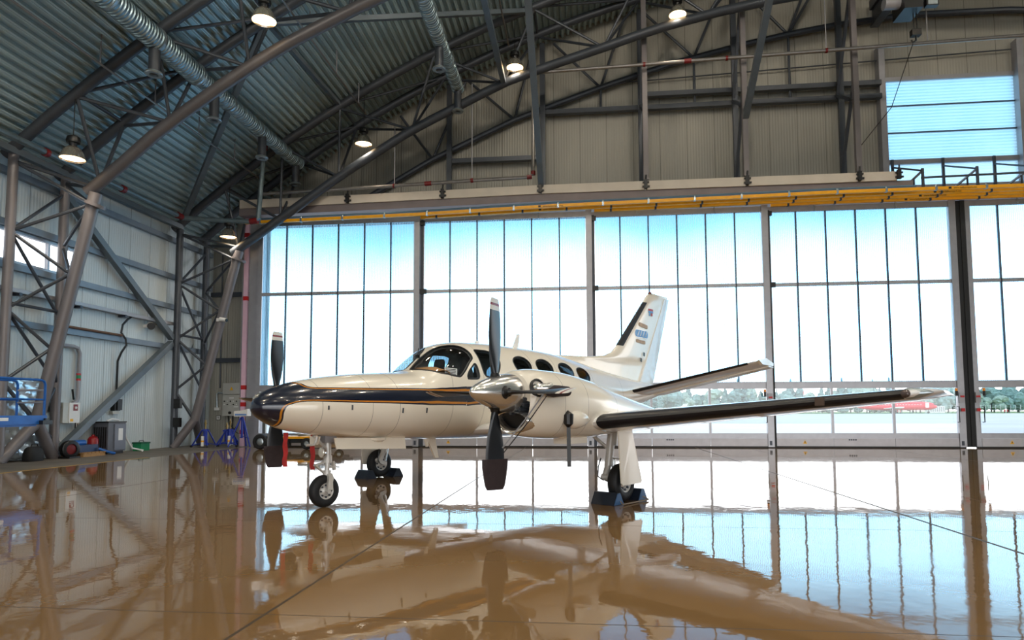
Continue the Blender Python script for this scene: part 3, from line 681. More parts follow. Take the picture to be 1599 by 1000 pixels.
def panel_lines(m, lines):
    n = m.node_tree; b = n.nodes['Principled BSDF']; t_ = n.nodes.new('ShaderNodeTexCoord'); s = n.nodes.new('ShaderNodeSeparateXYZ')
    n.links.new(t_.outputs['Object'], s.inputs[0]); k = None
    for c in lines:
        l = line_mask(n, s.outputs[1], c, .0035); k = l if k is None else math_node(n, 'MAXIMUM', k, l)
    mx = n.nodes.new('ShaderNodeMixRGB'); mx.inputs[2].default_value = (.22,.19,.16,1); src = b.inputs['Base Color'].links[0].from_socket
    n.links.new(math_node(n, 'MULTIPLY', k, .75), mx.inputs[0]); n.links.new(src, mx.inputs[1]); n.links.new(mx.outputs[0], b.inputs['Base Color'])
CREAMF = paint('cream fuselage paint', (.94,.91,.85)); panel_lines(CREAMF, (-.35,.35,.78,1.75,2.42,3.75,4.42,5.7,7.0))
CREAMN = paint('cream cowling paint', (.94,.91,.85)); panel_lines(CREAMN, (1.55,2.05,2.8))

def crom(pts, n=6, closed=False):
    P = [np.array(p, float) for p in pts]; out = []; m = len(P)
    for i in range(m if closed else m-1):
        if closed: a, b, c, d = P[i-1], P[i], P[(i+1)%m], P[(i+2)%m]
        else: a, b, c, d = P[max(i-1,0)], P[i], P[i+1], P[min(i+2,m-1)]
        for k in range(n):
            s = k/n; out.append(.5*((2*b)+(c-a)*s+(2*a-5*b+4*c-d)*s*s+(3*b-a-3*c+d)*s**3))
    if not closed: out.append(P[-1])
    return out
TS = .6
def offs(pl, d):
    out = []
    for i, p in enumerate(pl):
        q = np.array([pl[min(i+1,len(pl)-1)][0]-pl[max(i-1,0)][0], TS*(pl[min(i+1,len(pl)-1)][1]-pl[max(i-1,0)][1])])
        q /= np.linalg.norm(q)+1e-9; out.append(np.array([p[0]-d*q[1], p[1]+d*q[0]/TS]))
    return out
def grow(poly, d):
    c = np.mean(poly, axis=0); out = offs(list(poly)+[poly[0]], d)[:-1]
    A = lambda P: abs(sum(P[i][0]*P[(i+1)%len(P)][1]-P[(i+1)%len(P)][0]*P[i][1] for i in range(len(P))))
    if (A(out) > A(poly)) != (d > 0): out = offs(list(poly)+[poly[0]], -d)[:-1]
    return out
def inside(poly, x, y):
    c = False; j = len(poly)-1
    for i in range(len(poly)):
        xi, yi = poly[i]; xj, yj = poly[j]
        if (yi > y) != (yj > y) and x < (xj-xi)*(y-yi)/(yj-yi)+xi: c = not c
        j = i
    return c
WIN = {
 'windshield': [(1.455,.075),(1.552,.05),(1.658,.048),(1.799,.06),(1.905,.113),(1.999,.218),(2.105,.375),(2.187,.532),(2.234,.689),(2.257,.82),(2.246,.916),(2.163,1.004),(2.046,1.152),(1.945,1.245),(1.885,1.245),(1.752,1.143),(1.611,.934),(1.528,.663),(1.478,.393),(1.446,.148)],
 'storm_window': [(2.069,1.315),(2.105,1.239),(2.187,1.152),(2.265,1.078),(2.296,1.117),(2.310,1.239),(2.304,1.322),(2.187,1.332),(2.093,1.326)],
 'cockpit_side_window': [(2.425,.672),(2.55,.672),(2.704,.686),(2.85,.775),(2.884,.93),(2.845,1.082),(2.763,1.222),(2.634,1.295),(2.475,1.28),(2.428,1.16),(2.415,.925),(2.405,.76)],
 'cabin_window': [(3.25,.96),(3.33,.85),(3.48,.785),(3.61,.80),(3.69,.89),(3.70,1.02),(3.64,1.12),(3.52,1.19),(3.38,1.19),(3.28,1.10)]}
def ovalw(c): return [(u+c-3.47, t) for u, t in WIN['cabin_window']]
WINS = [('windshield', crom(WIN['windshield'],3,True)), ('storm_window', crom(WIN['storm_window'],3,True)), ('cockpit_side_window', crom(WIN['cockpit_side_window'],3,True))]
for c_, k_ in ((3.47,1.),(4.09,1.),(4.75,1.02),(5.36,1.04)): WINS.append(('cabin_window', crom([(c_+(u-c_)*.98,t*k_-.01) for u, t in ovalw(c_)],3,True)))
G1 = crom([(-.56,0),(-.552,.262),(-.522,.463),(-.495,.68),(-.41,.825),(-.2,.925),(0,.992),(.176,1.035),(.364,1.072),(.564,1.1),(.764,1.126),(.905,1.134),(1.03,1.151),(1.164,1.178),(1.258,1.199),(1.34,1.232),(1.434,1.294),(1.517,1.36),(1.611,1.422),(1.717,1.464),(1.811,1.486),(1.916,1.501),(2.022,1.511),(2.14,1.52),(3.2,1.56),(4.3,1.60)], 4)
G2 = crom([(4.3,1.66),(3.2,1.66),(2.14,1.667),(2.034,1.657),(1.916,1.643),(1.822,1.633),(1.717,1.622),(1.611,1.606),(1.505,1.591),(1.411,1.58),(1.317,1.569),(1.223,1.554),(1.129,1.536),(.941,1.506),(.729,1.486),(.517,1.467),(.317,1.447),(.047,1.412),(-.212,1.365),(-.459,1.318),(-.60,1.31),(-.70,1.36),(-.79,1.5),(-.823,1.824),(-.81,2.217),(-.80,2.5),(-.79,PI)], 4)
BL = [(-1.074,0)] + [tuple(p) for p in offs(G1, -.030)] + [tuple(p) for p in offs(G2, -.030)] + [(-1.074,PI)]
# make sure the offsets head towards the blue side
def band(c, a, b): return [tuple(p) for p in offs(c, a)] + [tuple(p) for p in offs(c, b)][::-1]
BANDS = [band(G1, -.011, .011), band(G2, -.011, .011)]

def fuse_mesh():
    us = sorted(set([-1.07,-1.06,-1.045,-1.02,-.99,-.95,-.9,-.84,-.77] + [round(-.7+.09*i,3) for i in range(114)]))
    us = [u for u in us if u <= 9.5]
    ts = np.linspace(0, PI, 49)
    pts = [(u, TS*t) for u in us for t in ts]; edges = []
    def add_line(pl, closed):
        b = len(pts); pl = [(min(max(p[0],-1.07),9.5), TS*min(max(p[1],0),PI)) for p in pl]
        pts.extend(pl); m = len(pl)
        edges.extend((b+i, b+(i+1)%m) for i in range(m if closed else m-1))
    for nme, w in WINS: add_line(w, True); add_line(grow(w, .022), True)
    for b in BANDS: add_line(b, True)
    add_line(BL[1:-1], False)
    vs, es, fs, *_ = delaunay_2d_cdt([Vector(p) for p in pts], edges, [], 0, 1e-5)
    V = np.array([(v.x, v.y/TS) for v in vs])
    seals = [grow(w, .022) for _, w in WINS]
    cls = []
    for f in fs:
        c = V[list(f)].mean(0); k = 0
        if c[0] < 5 and inside(BL, *c): k = 1
        if c[0] < 5 and (inside(BANDS[0], *c) or inside(BANDS[1], *c)): k = 2
        if 1 < c[0] < 6:
            for i, (nme, w) in enumerate(WINS):
                if inside(w, *c): k = 10+i; break
                if inside(seals[i], *c): k = 3
        cls.append(k)
    return V, [tuple(f) for f in fs], cls
FV, FF, FC = fuse_mesh()
P3 = loft(ST, FV[:,0], FV[:,1])
def half_to_mb(sel, inset=0.0):
    mb = MB(); P = P3
    if inset:
        e = 1e-3; du = loft(ST, np.minimum(FV[:,0]+e,9.5), FV[:,1])-loft(ST, np.maximum(FV[:,0]-e,-1.07), FV[:,1])
        dt = loft(ST, FV[:,0], FV[:,1]+e)-loft(ST, FV[:,0], FV[:,1]-e); nn = np.cross(du, dt); nn /= np.linalg.norm(nn,axis=1,keepdims=True)+1e-9
        ctr = P*np.array([0,1,0])+np.stack([0*FV[:,0],0*FV[:,0],pchip(ST[:,0],ST[:,3],FV[:,0])],1)
        sg = np.sign(((P-ctr)*nn).sum(1,keepdims=True)); P = P-inset*nn*sg
    used = {}
    for side in (1, -1):
        idx = {}; vs = []; fs = []; ms = []
        for f, c in zip(FF, FC):
            r = sel(c, f)
            if r is None: continue
            g = []
            for i in f:
                if i not in idx:
                    idx[i] = len(vs); x, y, z = P[i]
                    if FV[i,1] < 1e-4 or FV[i,1] > PI-1e-4: x = 0.0
                    vs.append((x*side, y, z))
                g.append(idx[i])
            fs.append(tuple(g if side > 0 else g[::-1])); ms.append(r)
        b = len(mb.v); mb.v += vs; mb.f += [tuple(b+i for i in f) for f in fs]; mb.m += ms
    return mb
mb = half_to_mb(lambda c, f: c if c < 10 else None)
mb.add([(0,-1.075,1.36)]+[tuple(p) for p in loft(ST, np.full(24,-1.07), np.linspace(0,2*PI,25)[:-1])], [(0,1+i,1+(i+1)%24) for i in range(24)], 1)
FUS = obj('fuselage', mb, [CREAMF, BLUEP, GOLDP, SEAL], AP, ang=50, merge=True)
for i, (nme, w) in enumerate(WINS):
    for side in (1, -1):
        m1 = half_to_mb(lambda c, f: 0 if c == 10+i else None, .004)
        half = len(m1.v)//2; hf = len(m1.f)//2
        m2 = MB(); m2.v = m1.v[:half] if side > 0 else m1.v[half:]
        m2.f = m1.f[:hf] if side > 0 else [tuple(j-half for j in f) for f in m1.f[hf:]]; m2.m = [0]*len(m2.f)
        obj(nme, m2, GLASS if i > 1 else WGLASS, FUS)
mb = half_to_mb(lambda c, f: 0 if (c < 10 and P3[f[0]][1] > 1.3 and P3[f[0]][1] < 6.0) else None, .045)
obj('cabin_lining', mb, LINING, FUS, ang=60)
# cockpit fittings
TAN = mat('tan glareshield', (.80,.60,.40), .7, 0, .1, 6)
rows = []
for u, z, hw in ((1.53,1.885,.36),(1.62,1.945,.44),(1.78,1.975,.47),(1.9,1.95,.48),(1.94,1.86,.48),(1.96,1.5,.5)):
    rows.append([(hw*x, u, z + .035 - .07*abs(x)**3) for x in np.linspace(-1,1,15)])
m = MB(); m.grid(rows); obj('glareshield', m, TAN, FUS)
SEATM = mat('dark cabin seat', (.13,.13,.15), .7, 0, .15, 6)
for u in (2.28, 3.25, 4.4):
    for s in (-1, 1):
        m = MB(); rows = []
        for z, hw, d in ((1.25,.20,.0),(1.5,.21,.03),(1.75,.21,.08),(1.9,.19,.11),(2.0,.13,.13),(2.14,.12,.14),(2.18,.08,.145)):
            rows.append([(s*.32+hw*math.cos(a), u+d+.06*math.sin(a), z) for a in np.linspace(0,2*PI,17)[:-1]])
        m.grid(rows, closed=True); m.add(rows[-1], [tuple(range(16))])
        m.box((s*.32-.22,u-.45,1.18),(s*.32+.22,u+.03,1.32)); obj('seat', m, SEATM, FUS, ang=60)
obj('compass', MB().cbox((.0,1.66,2.17),(.05,.05,.05)).tube((0,1.66,2.19),(0,1.68,2.3),.008,6), BLACK, FUS)
for s in (-1, 1): obj('control_yoke', MB().path([(s*.32-.13,1.95,1.72),(s*.32-.1,1.95,1.62),(s*.32+.1,1.95,1.62),(s*.32+.13,2.05,1.72)], .018, 6).tube((s*.32,2.0,1.62),(s*.32,1.9,1.62),.02,6), BLACK, FUS)
# antennas and small fittings
obj('top_antenna', MB().prism([(-.012,3.93,2.44),(-.012,4.07,2.44),(-.012,4.13,2.73),(-.012,4.07,2.73)], (.024,0,0)), WHITEP, FUS, smooth=False)
obj('belly_antenna', MB().prism([(-.02,1.84,.90),(-.02,2.02,.90),(-.02,2.10,.56),(-.02,2.03,.56)], (.04,0,0)), CREAMP, FUS, smooth=False)
obj('drain_mast', MB().prism([(.2,1.62,.88),(.2,1.70,.88),(.2,1.70,.76),(.2,1.66,.76)], (.02,0,0)), CREAMP, FUS, smooth=False)
obj('drain_mast', MB().prism([(.3,2.95,.87),(.3,3.03,.87),(.3,3.05,.75),(.3,3.0,.75)], (.02,0,0)), CREAMP, FUS, smooth=False)
def surf(u, t, d=0.):
    p = loft(ST, np.array([u]), np.array([t]))[0]; return Vector((p[0]+d*math.sin(t), p[1], p[2]+d*math.cos(t)))
for u, t in ((-.28,1.52),(.04,1.53),(.82,1.62),(1.24,1.66)):
    a, b = surf(u, t, .004), surf(u+.0, t+.12, .004); obj('door_latch', MB().bar(a, b, .03, .012, (0,1,0)), STEEL, FUS, smooth=False)
obj('beacon', MB().lathe((0,3.0,2.47),(0,0,1),[(0,.04),(.03,.04),(.05,.02),(.055,0)],12), WHITEP, FUS)
obj('pitot_mast', MB().path([(.12,-.20,.97),(.12,-.22,.90),(.12,-.24,.86),(.12,-.36,.86)], .016, 8), GEAR, FUS)

# airfoil surfaces
def naca(x, t): return 5*t*(.2969*math.sqrt(x)-.126*x-.3516*x*x+.2843*x**3-.1036*x**4)
def section(le, te, t, span_axis, sweepx=None, nx=16, x0=0., x1=1., grow_=0.):
    # closed loop, upper trailing edge -> leading edge -> lower trailing edge; le/te are points, thickness along normal
    le = Vector(le); te = Vector(te); ch = te-le; c = ch.length; d = ch.normalized(); nrm = Vector(span_axis)
    xs_ = [x0+(x1-x0)*(1-math.cos(PI*i/nx))/2 if x0 == 0 and x1 == 1 else x0+(x1-x0)*(i/nx)**2 for i in range(nx+1)]
    up = [le+d*(x*c)+nrm*(naca(x,t)*c+grow_) for x in reversed(xs_)]; dn = [le+d*(x*c)-nrm*(naca(x,t)*c*.9+grow_) for x in xs_[1:]]
    if grow_: up[-1] = up[-1]-d*grow_*1.5
    return up+dn
def surface(name, secs, m, parent, cap=True, **k):
    mb = MB(); mb.grid(secs); n = len(secs[0])
    if cap:
        mb.add(secs[0], [tuple(range(n))]); mb.add(secs[-1], [tuple(range(n))[::-1]])
        mb.grid([[r[0] for r in secs],[r[-1] for r in secs]])
    return obj(name, mb, m, parent, ang=50, **k)
def wing_pts(v, s):
    le = (s*v, 2.19+(v-3.0)*(.267 if v > 3 else -.09), 1.155+(v-3.0)*(.0935 if v > 3 else .06)); te = (s*v, 4.36, 1.125+(v-3.0)*(.0935 if v > 3 else .06)); return le, te
for s in (1, -1):
    secs = []
    for v in (.4,1.2,2.0,3.0,4.0,5.0,6.0,6.5,6.62,6.70,6.74):
        le, te = wing_pts(v, s); t_ = .145-.004*v
        if v > 6.5:
            q = (v-6.5)/.26; le = (le[0], le[1]+.42*q*q, le[2]+.01); te = (te[0], te[1]-.10*q*q, te[2]); t_ *= math.sqrt(max(.02,1-q*q))
        secs.append(section(le, te, t_, (0,0,1)))
    w_ = surface('wing', secs, WHITEP, AP)
    secs = []
    for v in (3.0,3.5,4.5,5.5,6.42):
        le, te = wing_pts(v, s); secs.append(section(le, te, .145-.004*v, (0,0,1), nx=8, x0=0, x1=.075, grow_=.005))
    b_ = surface('deice_boot', secs, BOOT, w_, cap=False)
    le, te = wing_pts(5.62, s); obj('stall_strip', MB().cbox((s*5.62, le[1]-.012, le[2]),(.10,.03,.09)), mat('brown gasket', (.30,.24,.20), .6, 0, .1, 5), w_)
    le, te = wing_pts(6.48, s)
    obj('navigation_light', MB().lathe((s*6.42,le[1]+.10,le[2]),(s,.22,.06),[(0,.06),(.06,.066),(.14,.055),(.22,.03),(.27,.008),(.275,0)],14), GALV, w_)
    obj('lamp', MB().lathe((s*6.44,le[1]-.005,le[2]),(s*.7,-.7,.05),[(0,.05),(.03,.045),(.06,.02),(.065,0)],12), mat('smoky tip lens', (.33,.28,.27), .2, 0, .05, 6), w_)
    for f0, f1, nm in ((3.2,4.4,'flap'),(4.6,6.3,'aileron')):
        a0, b0 = wing_pts(f0, s); a1, b1 = wing_pts(f1, s)
        def atx(a, b, x, dz): return (a[0]+(b[0]-a[0])*x, a[1]+(b[1]-a[1])*x, a[2]+(b[2]-a[2])*x+dz)
        m = MB(); m.add([atx(a0,b0,.75,.018),atx(a1,b1,.75,.016),atx(a1,b1,1.03,0),atx(a0,b0,1.03,0),atx(a0,b0,.75,-.05),atx(a1,b1,.75,-.035),atx(a1,b1,1.03,-.012),atx(a0,b0,1.03,-.012)],
            [(0,1,2,3),(4,7,6,5),(0,4,5,1),(1,5,6,2),(2,6,7,3),(3,7,4,0)]); obj(nm, m, WHITEP, w_, smooth=False)
    # tailplane
    secs = []
    for v, e in ((.12,0),(.6,0),(1.4,0),(2.2,0),(2.80,0),(2.9,.3),(2.95,.8)):
        le = Vector((s*v, 7.42+.245*v+.25*e, 1.66+.222*v)); te = Vector((s*v, 8.47+.06*v-.02*e, 1.62+.205*v)); secs.append(section(le, te, .10*(1-.6*e), (0,0,1)))
    h_ = surface('tailplane', secs, WHITEP, AP)
    secs = []
    for v in (.35,1.2,2.0,2.72):
        le = Vector((s*v, 7.42+.245*v, 1.66+.222*v)); te = Vector((s*v, 8.47+.06*v, 1.62+.205*v)); secs.append(section(le, te, .10, (0,0,1), nx=8, x0=0, x1=.09, grow_=.004))
    surface('deice_boot', secs, BOOT, h_, cap=False)
    def ev(v, f, dz): return (s*v, 8.46+.06*v+f*(.44-.05*v), 1.62+.205*v+dz-.02*f)
    m = MB(); m.add([ev(.35,0,.035),ev(2.94,0,.02),ev(2.94,1,.0),ev(.35,1,.0),ev(.35,0,-.035),ev(2.94,0,-.02),ev(2.94,1,-.008),ev(.35,1,-.008)],
        [(0,1,2,3),(4,7,6,5),(0,4,5,1),(1,5,6,2),(2,6,7,3),(3,7,4,0)]); obj('elevator', m, CREAMP, h_, smooth=False)
    obj('tip_horn', MB().prism([(s*2.9,8.10,2.30),(s*2.9,8.5,2.36),(s*2.9,8.92,2.27),(s*2.9,8.9,2.21),(s*2.9,8.3,2.22)], (s*.05,0,.02)), CREAMP, h_, smooth=False)

# fin and rudder
FLE = [(1.80,6.2),(2.30,5.2),(2.41,5.0),(2.45,6.3),(2.51,6.95),(2.60,7.24),(2.77,7.46),(3.89,8.65),(4.05,8.80),(4.13,8.93),(4.155,9.05)]
def fle(w): return float(np.interp(w, [p[0] for p in FLE], [p[1] for p in FLE]))
def fte(w): return 9.05+(w-1.9)*.405
def fhinge(w): return 8.28+(w-1.85)*.607
secs = []
for w in (1.9,2.1,2.3,2.41,2.45,2.51,2.6,2.77,3.1,3.5,3.89,4.05,4.12,4.15):
    te = fhinge(w) + .02; le = min(fle(w), te-.15); t_ = .075*(te-le if te-le < 1.6 else 1.6)/(te-le)
    if w > 4.08: t_ *= .5
    if te > 9.6: te = 9.6
    secs.append(section((0,le,w),(0,te+.25,w), t_, (1,0,0)))
FIN = surface('fin', secs, CREAMP, AP)
secs = []
for w in (2.77,3.1,3.5,3.89): secs.append(section((0,fle(w),w),(0,fhinge(w)+.27,w), .075*min(1.6,fhinge(w)+.02-fle(w))/(fhinge(w)+.02-fle(w)), (1,0,0), nx=8, x0=0, x1=.13, grow_=.004))
surface('deice_boot', secs, BOOT, FIN, cap=False)
mb = MB(); rows = []
for w in (1.86,2.1,2.5,3.0,3.5,3.9,4.09):
    a, b = fhinge(w)+.05, fte(w); rows.append([(.052-.012*(w-1.9),a,w),(.045-.01*(w-1.9),a+.15,w),(.006,b,w),(-.006,b,w),(-.045+.01*(w-1.9),a+.15,w),(-.052+.012*(w-1.9),a,w)])
mb.grid(rows, closed=True); mb.add(rows[0],[tuple(range(6))]); mb.add(rows[-1],[tuple(range(6))[::-1]])
def rudder_mat():
    m = paint('pale rudder skin', (.88,.89,.90)); n = m.node_tree; b = n.nodes['Principled BSDF']
    t_ = n.nodes.new('ShaderNodeTexCoord'); z = n.nodes.new('ShaderNodeTexNoise'); z.inputs['Scale'].default_value = 5; z.inputs['Detail'].default_value = 1
    n.links.new(t_.outputs['Object'], z.inputs['Vector']); bp = n.nodes.new('ShaderNodeBump'); bp.inputs['Strength'].default_value = .35; bp.inputs['Distance'].default_value = .05
    n.links.new(z.outputs['Fac'], bp.inputs['Height']); n.links.new(bp.outputs[0], b.inputs['Normal']); return m
RUD = rudder_mat()
ru = obj('rudder', mb, RUD, FIN, ang=40)
obj('tip_light', MB().lathe((0,9.0,4.13),(0,0,1),[(0,.05),(.03,.04),(.05,.02),(.055,0)],12), mat('red tip lens', (.4,.08,.08), .3, 0, .05, 6), FIN)
def pill(u0, w0, u1, w1, h, x, m, name, label=None):
    # rounded plate on the fin's left side
    n = 8; c = []
    for i in range(n+1): a = PI/2+PI*i/n; c.append((u0+h*.9*math.cos(a), w0+h*math.sin(a)))
    for i in range(n+1): a = -PI/2+PI*i/n; c.append((u1+h*.5*math.cos(a), w1+h*math.sin(a)))
    return obj(name, MB().prism([(x,u,w) for u, w in c], (.006,0,0)), m, FIN, label=label, smooth=False)
LB = mat('emblem blue', (.20,.52,.78), .3, 0, .1, 8); LT = mat('emblem tan', (.66,.52,.34), .4, 0, .25, 14); LG = mat('emblem grey', (.75,.74,.70), .4, 0, .1, 8)
fx = .058
pill(8.40,3.33,8.74,3.29,.045,fx,LT,'emblem'); pill(8.25,3.11,8.72,3.10,.10,fx,WHITEP,'emblem'); pill(8.25,3.11,8.72,3.10,.082,fx+.003,LB,'emblem','blue emblem on the fin'); pill(8.26,2.93,8.62,2.91,.04,fx,LT,'emblem')
for i, uu in enumerate((8.30,8.42,8.54,8.66)): obj('emblem_stroke', MB().bar((fx+.012,uu-.03,3.05),(fx+.012,uu+.04,3.17),.006,.022,(1,0,0)), WHITEP, FIN, smooth=False)
obj('flag_emblem', MB().box((.052,8.83,3.65),(.056,9.05,3.70)).box((.052,8.83,3.70),(.056,9.05,3.75),1).box((.052,8.86,3.58),(.056,8.92,3.66)).box((.052,8.96,3.58),(.056,9.02,3.66),1), [LB, RED], FIN, smooth=False)
for u, w in ((8.58,2.63),(8.44,2.49)): obj('hinge_mark', MB().prism([(.055,u-.03,w-.03),(.055,u+.02,w-.05),(.055,u+.03,w+.03),(.055,u-.02,w+.05)], (.012,0,0)), BLACK, FIN, smooth=False)

# engine nacelles and propellers
BLADE = mat('dark blue black propeller blade', (.075,.095,.125), .33, 0, .1, 6); TIPW = mat('blade tip white', (.86,.85,.82), .4, 0, .05, 6); TIPR = mat('blade tip red', (.50,.07,.13), .4, 0, .05, 6)
HV, HU, HW, PR = 2.548, .693, 1.527, 1.153
def blade_rows(r0, r1, n, thick=1., wide=1., closed_tip=True):
    out = []
    for i in range(n+1):
        r = r0+(r1-r0)*i/n
        ch = float(np.interp(r, (.12,.22,.34,.5,.7,.9,1.05,1.12,1.153), (.07,.09,.155,.23,.275,.275,.25,.23,.19)))*wide
        th = float(np.interp(r, (.12,.22,.34,.6,1.15), (.07,.07,.05,.03,.012)))*thick
        tw = math.radians(float(np.interp(r, (.15,.6,1.15), (6,-9,-17))))
        out.append((r, ch, th, tw))
    return out
def blade_mesh(rows_, ang, tips=True, fill=None):
    mb = MB(); prev = None; R = []
    for r, ch, th, tw in rows_:
        loop = []
        for k in range(14):
            a = 2*PI*k/14; c_ = ch/2*math.cos(a); t_ = th/2*math.sin(a)*(1-.35*math.cos(a))
            y = c_*math.cos(tw)-t_*math.sin(tw); x = c_*math.sin(tw)+t_*math.cos(tw)
            loop.append((x, y, r))
        R.append((r, loop))
    for i in range(len(R)-1):
        rm = (R[i][0]+R[i+1][0])/2; mi = 0
        if tips: mi = 1 if 1.02 < rm < 1.06 or rm > 1.108 else (2 if 1.06 <= rm <= 1.108 else 0)
        mb.grid([R[i][1], R[i+1][1]], mi, closed=True)
    mb.add(R[0][1], [tuple(range(14))]); mb.add(R[-1][1], [tuple(range(14))[::-1]], 1 if tips else 0)
    ca, sa = math.cos(ang), math.sin(ang)
    mb.v = [(x*ca+z*sa, y, -x*sa+z*ca) for x, y, z in mb.v]
    return mb
def shift(mb, v, u, w): mb.v = [(x+v, y+u, z+w) for x, y, z in mb.v]; return mb
NM = [CREAMN, CHROME, BLACK]
for s in (1, -1):
    us = list(np.linspace(1.0,1.2,8)) + list(np.linspace(1.27,5.28,50)); ts = np.linspace(-PI, PI, 57)[:-1]
    V0 = s*HV
    mb = MB(); rows = []
    for u in us: p = loft(NAC, np.full(56,u), ts); rows.append([(V0+s*q[0], q[1], q[2]) for q in p])
    mb.grid(rows, closed=True); mb.add(rows[-1], [tuple(range(56))[::-1]])
    nac = obj('nacelle', mb, CREAMN, AP, ang=50, merge=True)
    r0 = rows[0]; c0 = (V0, 1.0, 1.42); mb = MB()
    mb.grid([r0, [(c0[0]+(p[0]-c0[0])*.93, 1.02, c0[2]+(p[2]-c0[2])*.93) for p in r0], [(c0[0]+(p[0]-c0[0])*.9, 1.45, c0[2]+(p[2]-c0[2])*.9) for p in r0]], closed=True)
    mb.add([(c0[0]+(p[0]-c0[0])*.9, 1.45, c0[2]+(p[2]-c0[2])*.9) for p in r0], [tuple(range(56))])
    bk = MB(); q0 = []; q1 = []
    for p, t0 in zip(r0, ts):
        a_ = math.atan2(p[2]-HW, p[0]-V0); q0.append(p); q1.append((V0+.228*math.cos(a_), .985, HW+.228*math.sin(a_)))
    for i in range(56):
        if abs(ts[i]) < 1.75 and abs(ts[(i+1)%56]) < 1.75 and i < 55: bk.add([q0[i],q0[i+1],q1[i+1],q1[i]], [(0,1,2,3)])
    obj('cowl_front', bk, CREAMN, nac)
    obj('cowl_interior', mb, mat('cowl interior', (.28,.25,.22), .6, .2, .3, 10), nac)
    obj('gearbox', MB().lathe((V0,.93,HW),(0,1,0),[(0,.17),(.06,.2),(.15,.24),(.3,.27),(.5,.28)],24), GALV, nac)
    pl_ = MB()
    for k in range(9): a = PI*.1+k*.32; pl_.tube((V0+.25*math.cos(a),.98,HW-.25*math.sin(a)),(V0+.27*math.cos(a),1.3,HW-.27*math.sin(a)),.022,6)
    obj('engine_plumbing', pl_, STEEL, nac)
    # chin inlet with polished lip
    mb = MB(); rows = []
    for d, gr in ((1.16,1.10),(1.06,1.04),(1.0,.98),(.975,.92),(.985,.85),(1.08,.78)):
        rows.append([(V0+.29*gr*math.cos(a), d-.02*math.sin(a), 1.185+(.12 if math.sin(a) > 0 else .165)*gr*math.sin(a)) for a in np.linspace(0,2*PI,33)[:-1]])
    mb.grid(rows, closed=True); inl = obj('inlet_lip', mb, CHROME, nac, label='polished engine inlet lip')
    mb = MB(); mb.add(rows[-1], [tuple(range(32))]); obj('inlet_duct', mb, BLACK, inl)
    # exhaust stub on the outer side
    ep = loft(NAC, np.array([1.12]), np.array([1.13]))[0]; ex = V0+s*ep[0]; ez = float(ep[2])
    obj('exhaust_port', MB().lathe((ex-s*.03,1.10,ez-.03),(s,-.12,.25),[(0,.115),(.035,.118),(.045,.10),(.035,.09),(.0,.09),(-.02,.0)],20), BLACK, nac)
    est = obj('exhaust_stack', MB().path([(ex-s*.06,1.06,ez-.04),(ex+s*.03,1.07,ez-.03),(ex+s*.08,1.12,ez-.03),(ex+s*.10,1.22,ez-.02)], .06, 16), CHROME, nac)
    # oil cooler blister, wing root fairing
    bp_ = loft(NAC, np.array([1.75]), np.array([1.95]))[0]
    obj('scoop', MB().lathe((V0+s*(bp_[0]-.05),1.62,float(bp_[2])),(s*.12,1,-.02),[(0,.02),(.03,.09),(.1,.12),(.22,.12),(.36,.08),(.46,.02)],16), CREAMP, nac)
    obj('lower_scoop', MB().box((V0-.12,2.0,.86),(V0+.12,2.45,.95)), CREAMP, nac, smooth=False)
    obj('rivet', MB().box((0,0,-1),(.001,.001,-.999)), STEEL, nac) if False else None
    # propeller
    pr = obj('spinner', MB().lathe((V0,.27,HW),(0,1,0),[(0,.0),(.012,.03),(.06,.07),(.14,.11),(.24,.15),(.34,.182),(.46,.213),(.56,.23),(.66,.237),(.70,.237),(.71,.22),(.71,.0)],40), CHROME, AP, label='polished spinner with four dark blades')
    for k in range(4):
        a = k*PI/2
        bm_ = shift(blade_mesh(blade_rows(.15, PR, 34), a), V0, HU, HW); bl = obj('blade', bm_, [BLADE, TIPW, TIPR], pr, ang=50)
        dx, dz = math.sin(a), math.cos(a)
        obj('blade_cuff', MB().lathe((V0+dx*.165,HU+.0,HW+dz*.165),(dx,0,dz),[(0,.082),(.02,.082),(.035,.06),(.07,.05)],18), BLACK, pr)

# landing gear
def wheel(c, R, wd, axis, parent, hub=.5):
    mb = MB(); prof = []
    for i in range(13):
        a = PI*i/12; prof.append((-wd/2*math.cos(a)*(1 if abs(math.cos(a)) < .8 else .95), R-(R*(1-hub))*.75*(1-math.sin(a)**.6)))
    prof = [(-wd*.42, R*hub)] + prof + [(wd*.42, R*hub)]
    mb.lathe(c, axis, prof, 40); t_ = obj('tyre', mb, TYRE, parent, ang=60)
    mb = MB(); mb.lathe(c, axis, [(-wd*.40,0),(-wd*.40,R*.14),(-wd*.30,R*.2),(-wd*.24,R*.36),(-wd*.40,R*hub*.95),(-wd*.42,R*hub*1.04),(wd*.42,R*hub*1.04),(wd*.40,R*hub*.95),(wd*.24,R*.36),(wd*.30,R*.2),(wd*.40,R*.14),(wd*.40,0)], 28)
    h_ = obj('hub', mb, GEAR, parent)
    ax = Vector(axis).normalized(); up = Vector((0,0,1)); sd = ax.cross(up).normalized()
    mb = MB()
    for k in range(8):
        a = 2*PI*k/8; p = Vector(c)+(sd*math.cos(a)+up*math.sin(a))*R*.36
        for q in (-1, 1): mb.tube(p+ax*wd*.2*q, p+ax*wd*.40*q, R*.06, 8)
    obj('hub_recess', mb, DARKFR, parent)
    return t_
NG = obj('nose_gear', MB().tube((0,.05,1.05),(0,.05,.62),.048,14).tube((0,.05,.62),(0,.04,.44),.034,12).tube((0,.05,.70),(0,.05,.60),.06,14).tube((0,.045,.50),(0,.04,.42),.055,14), GEAR, AP)
wheel((0,-.0,.222), .222, .15, (1,0,0), NG)
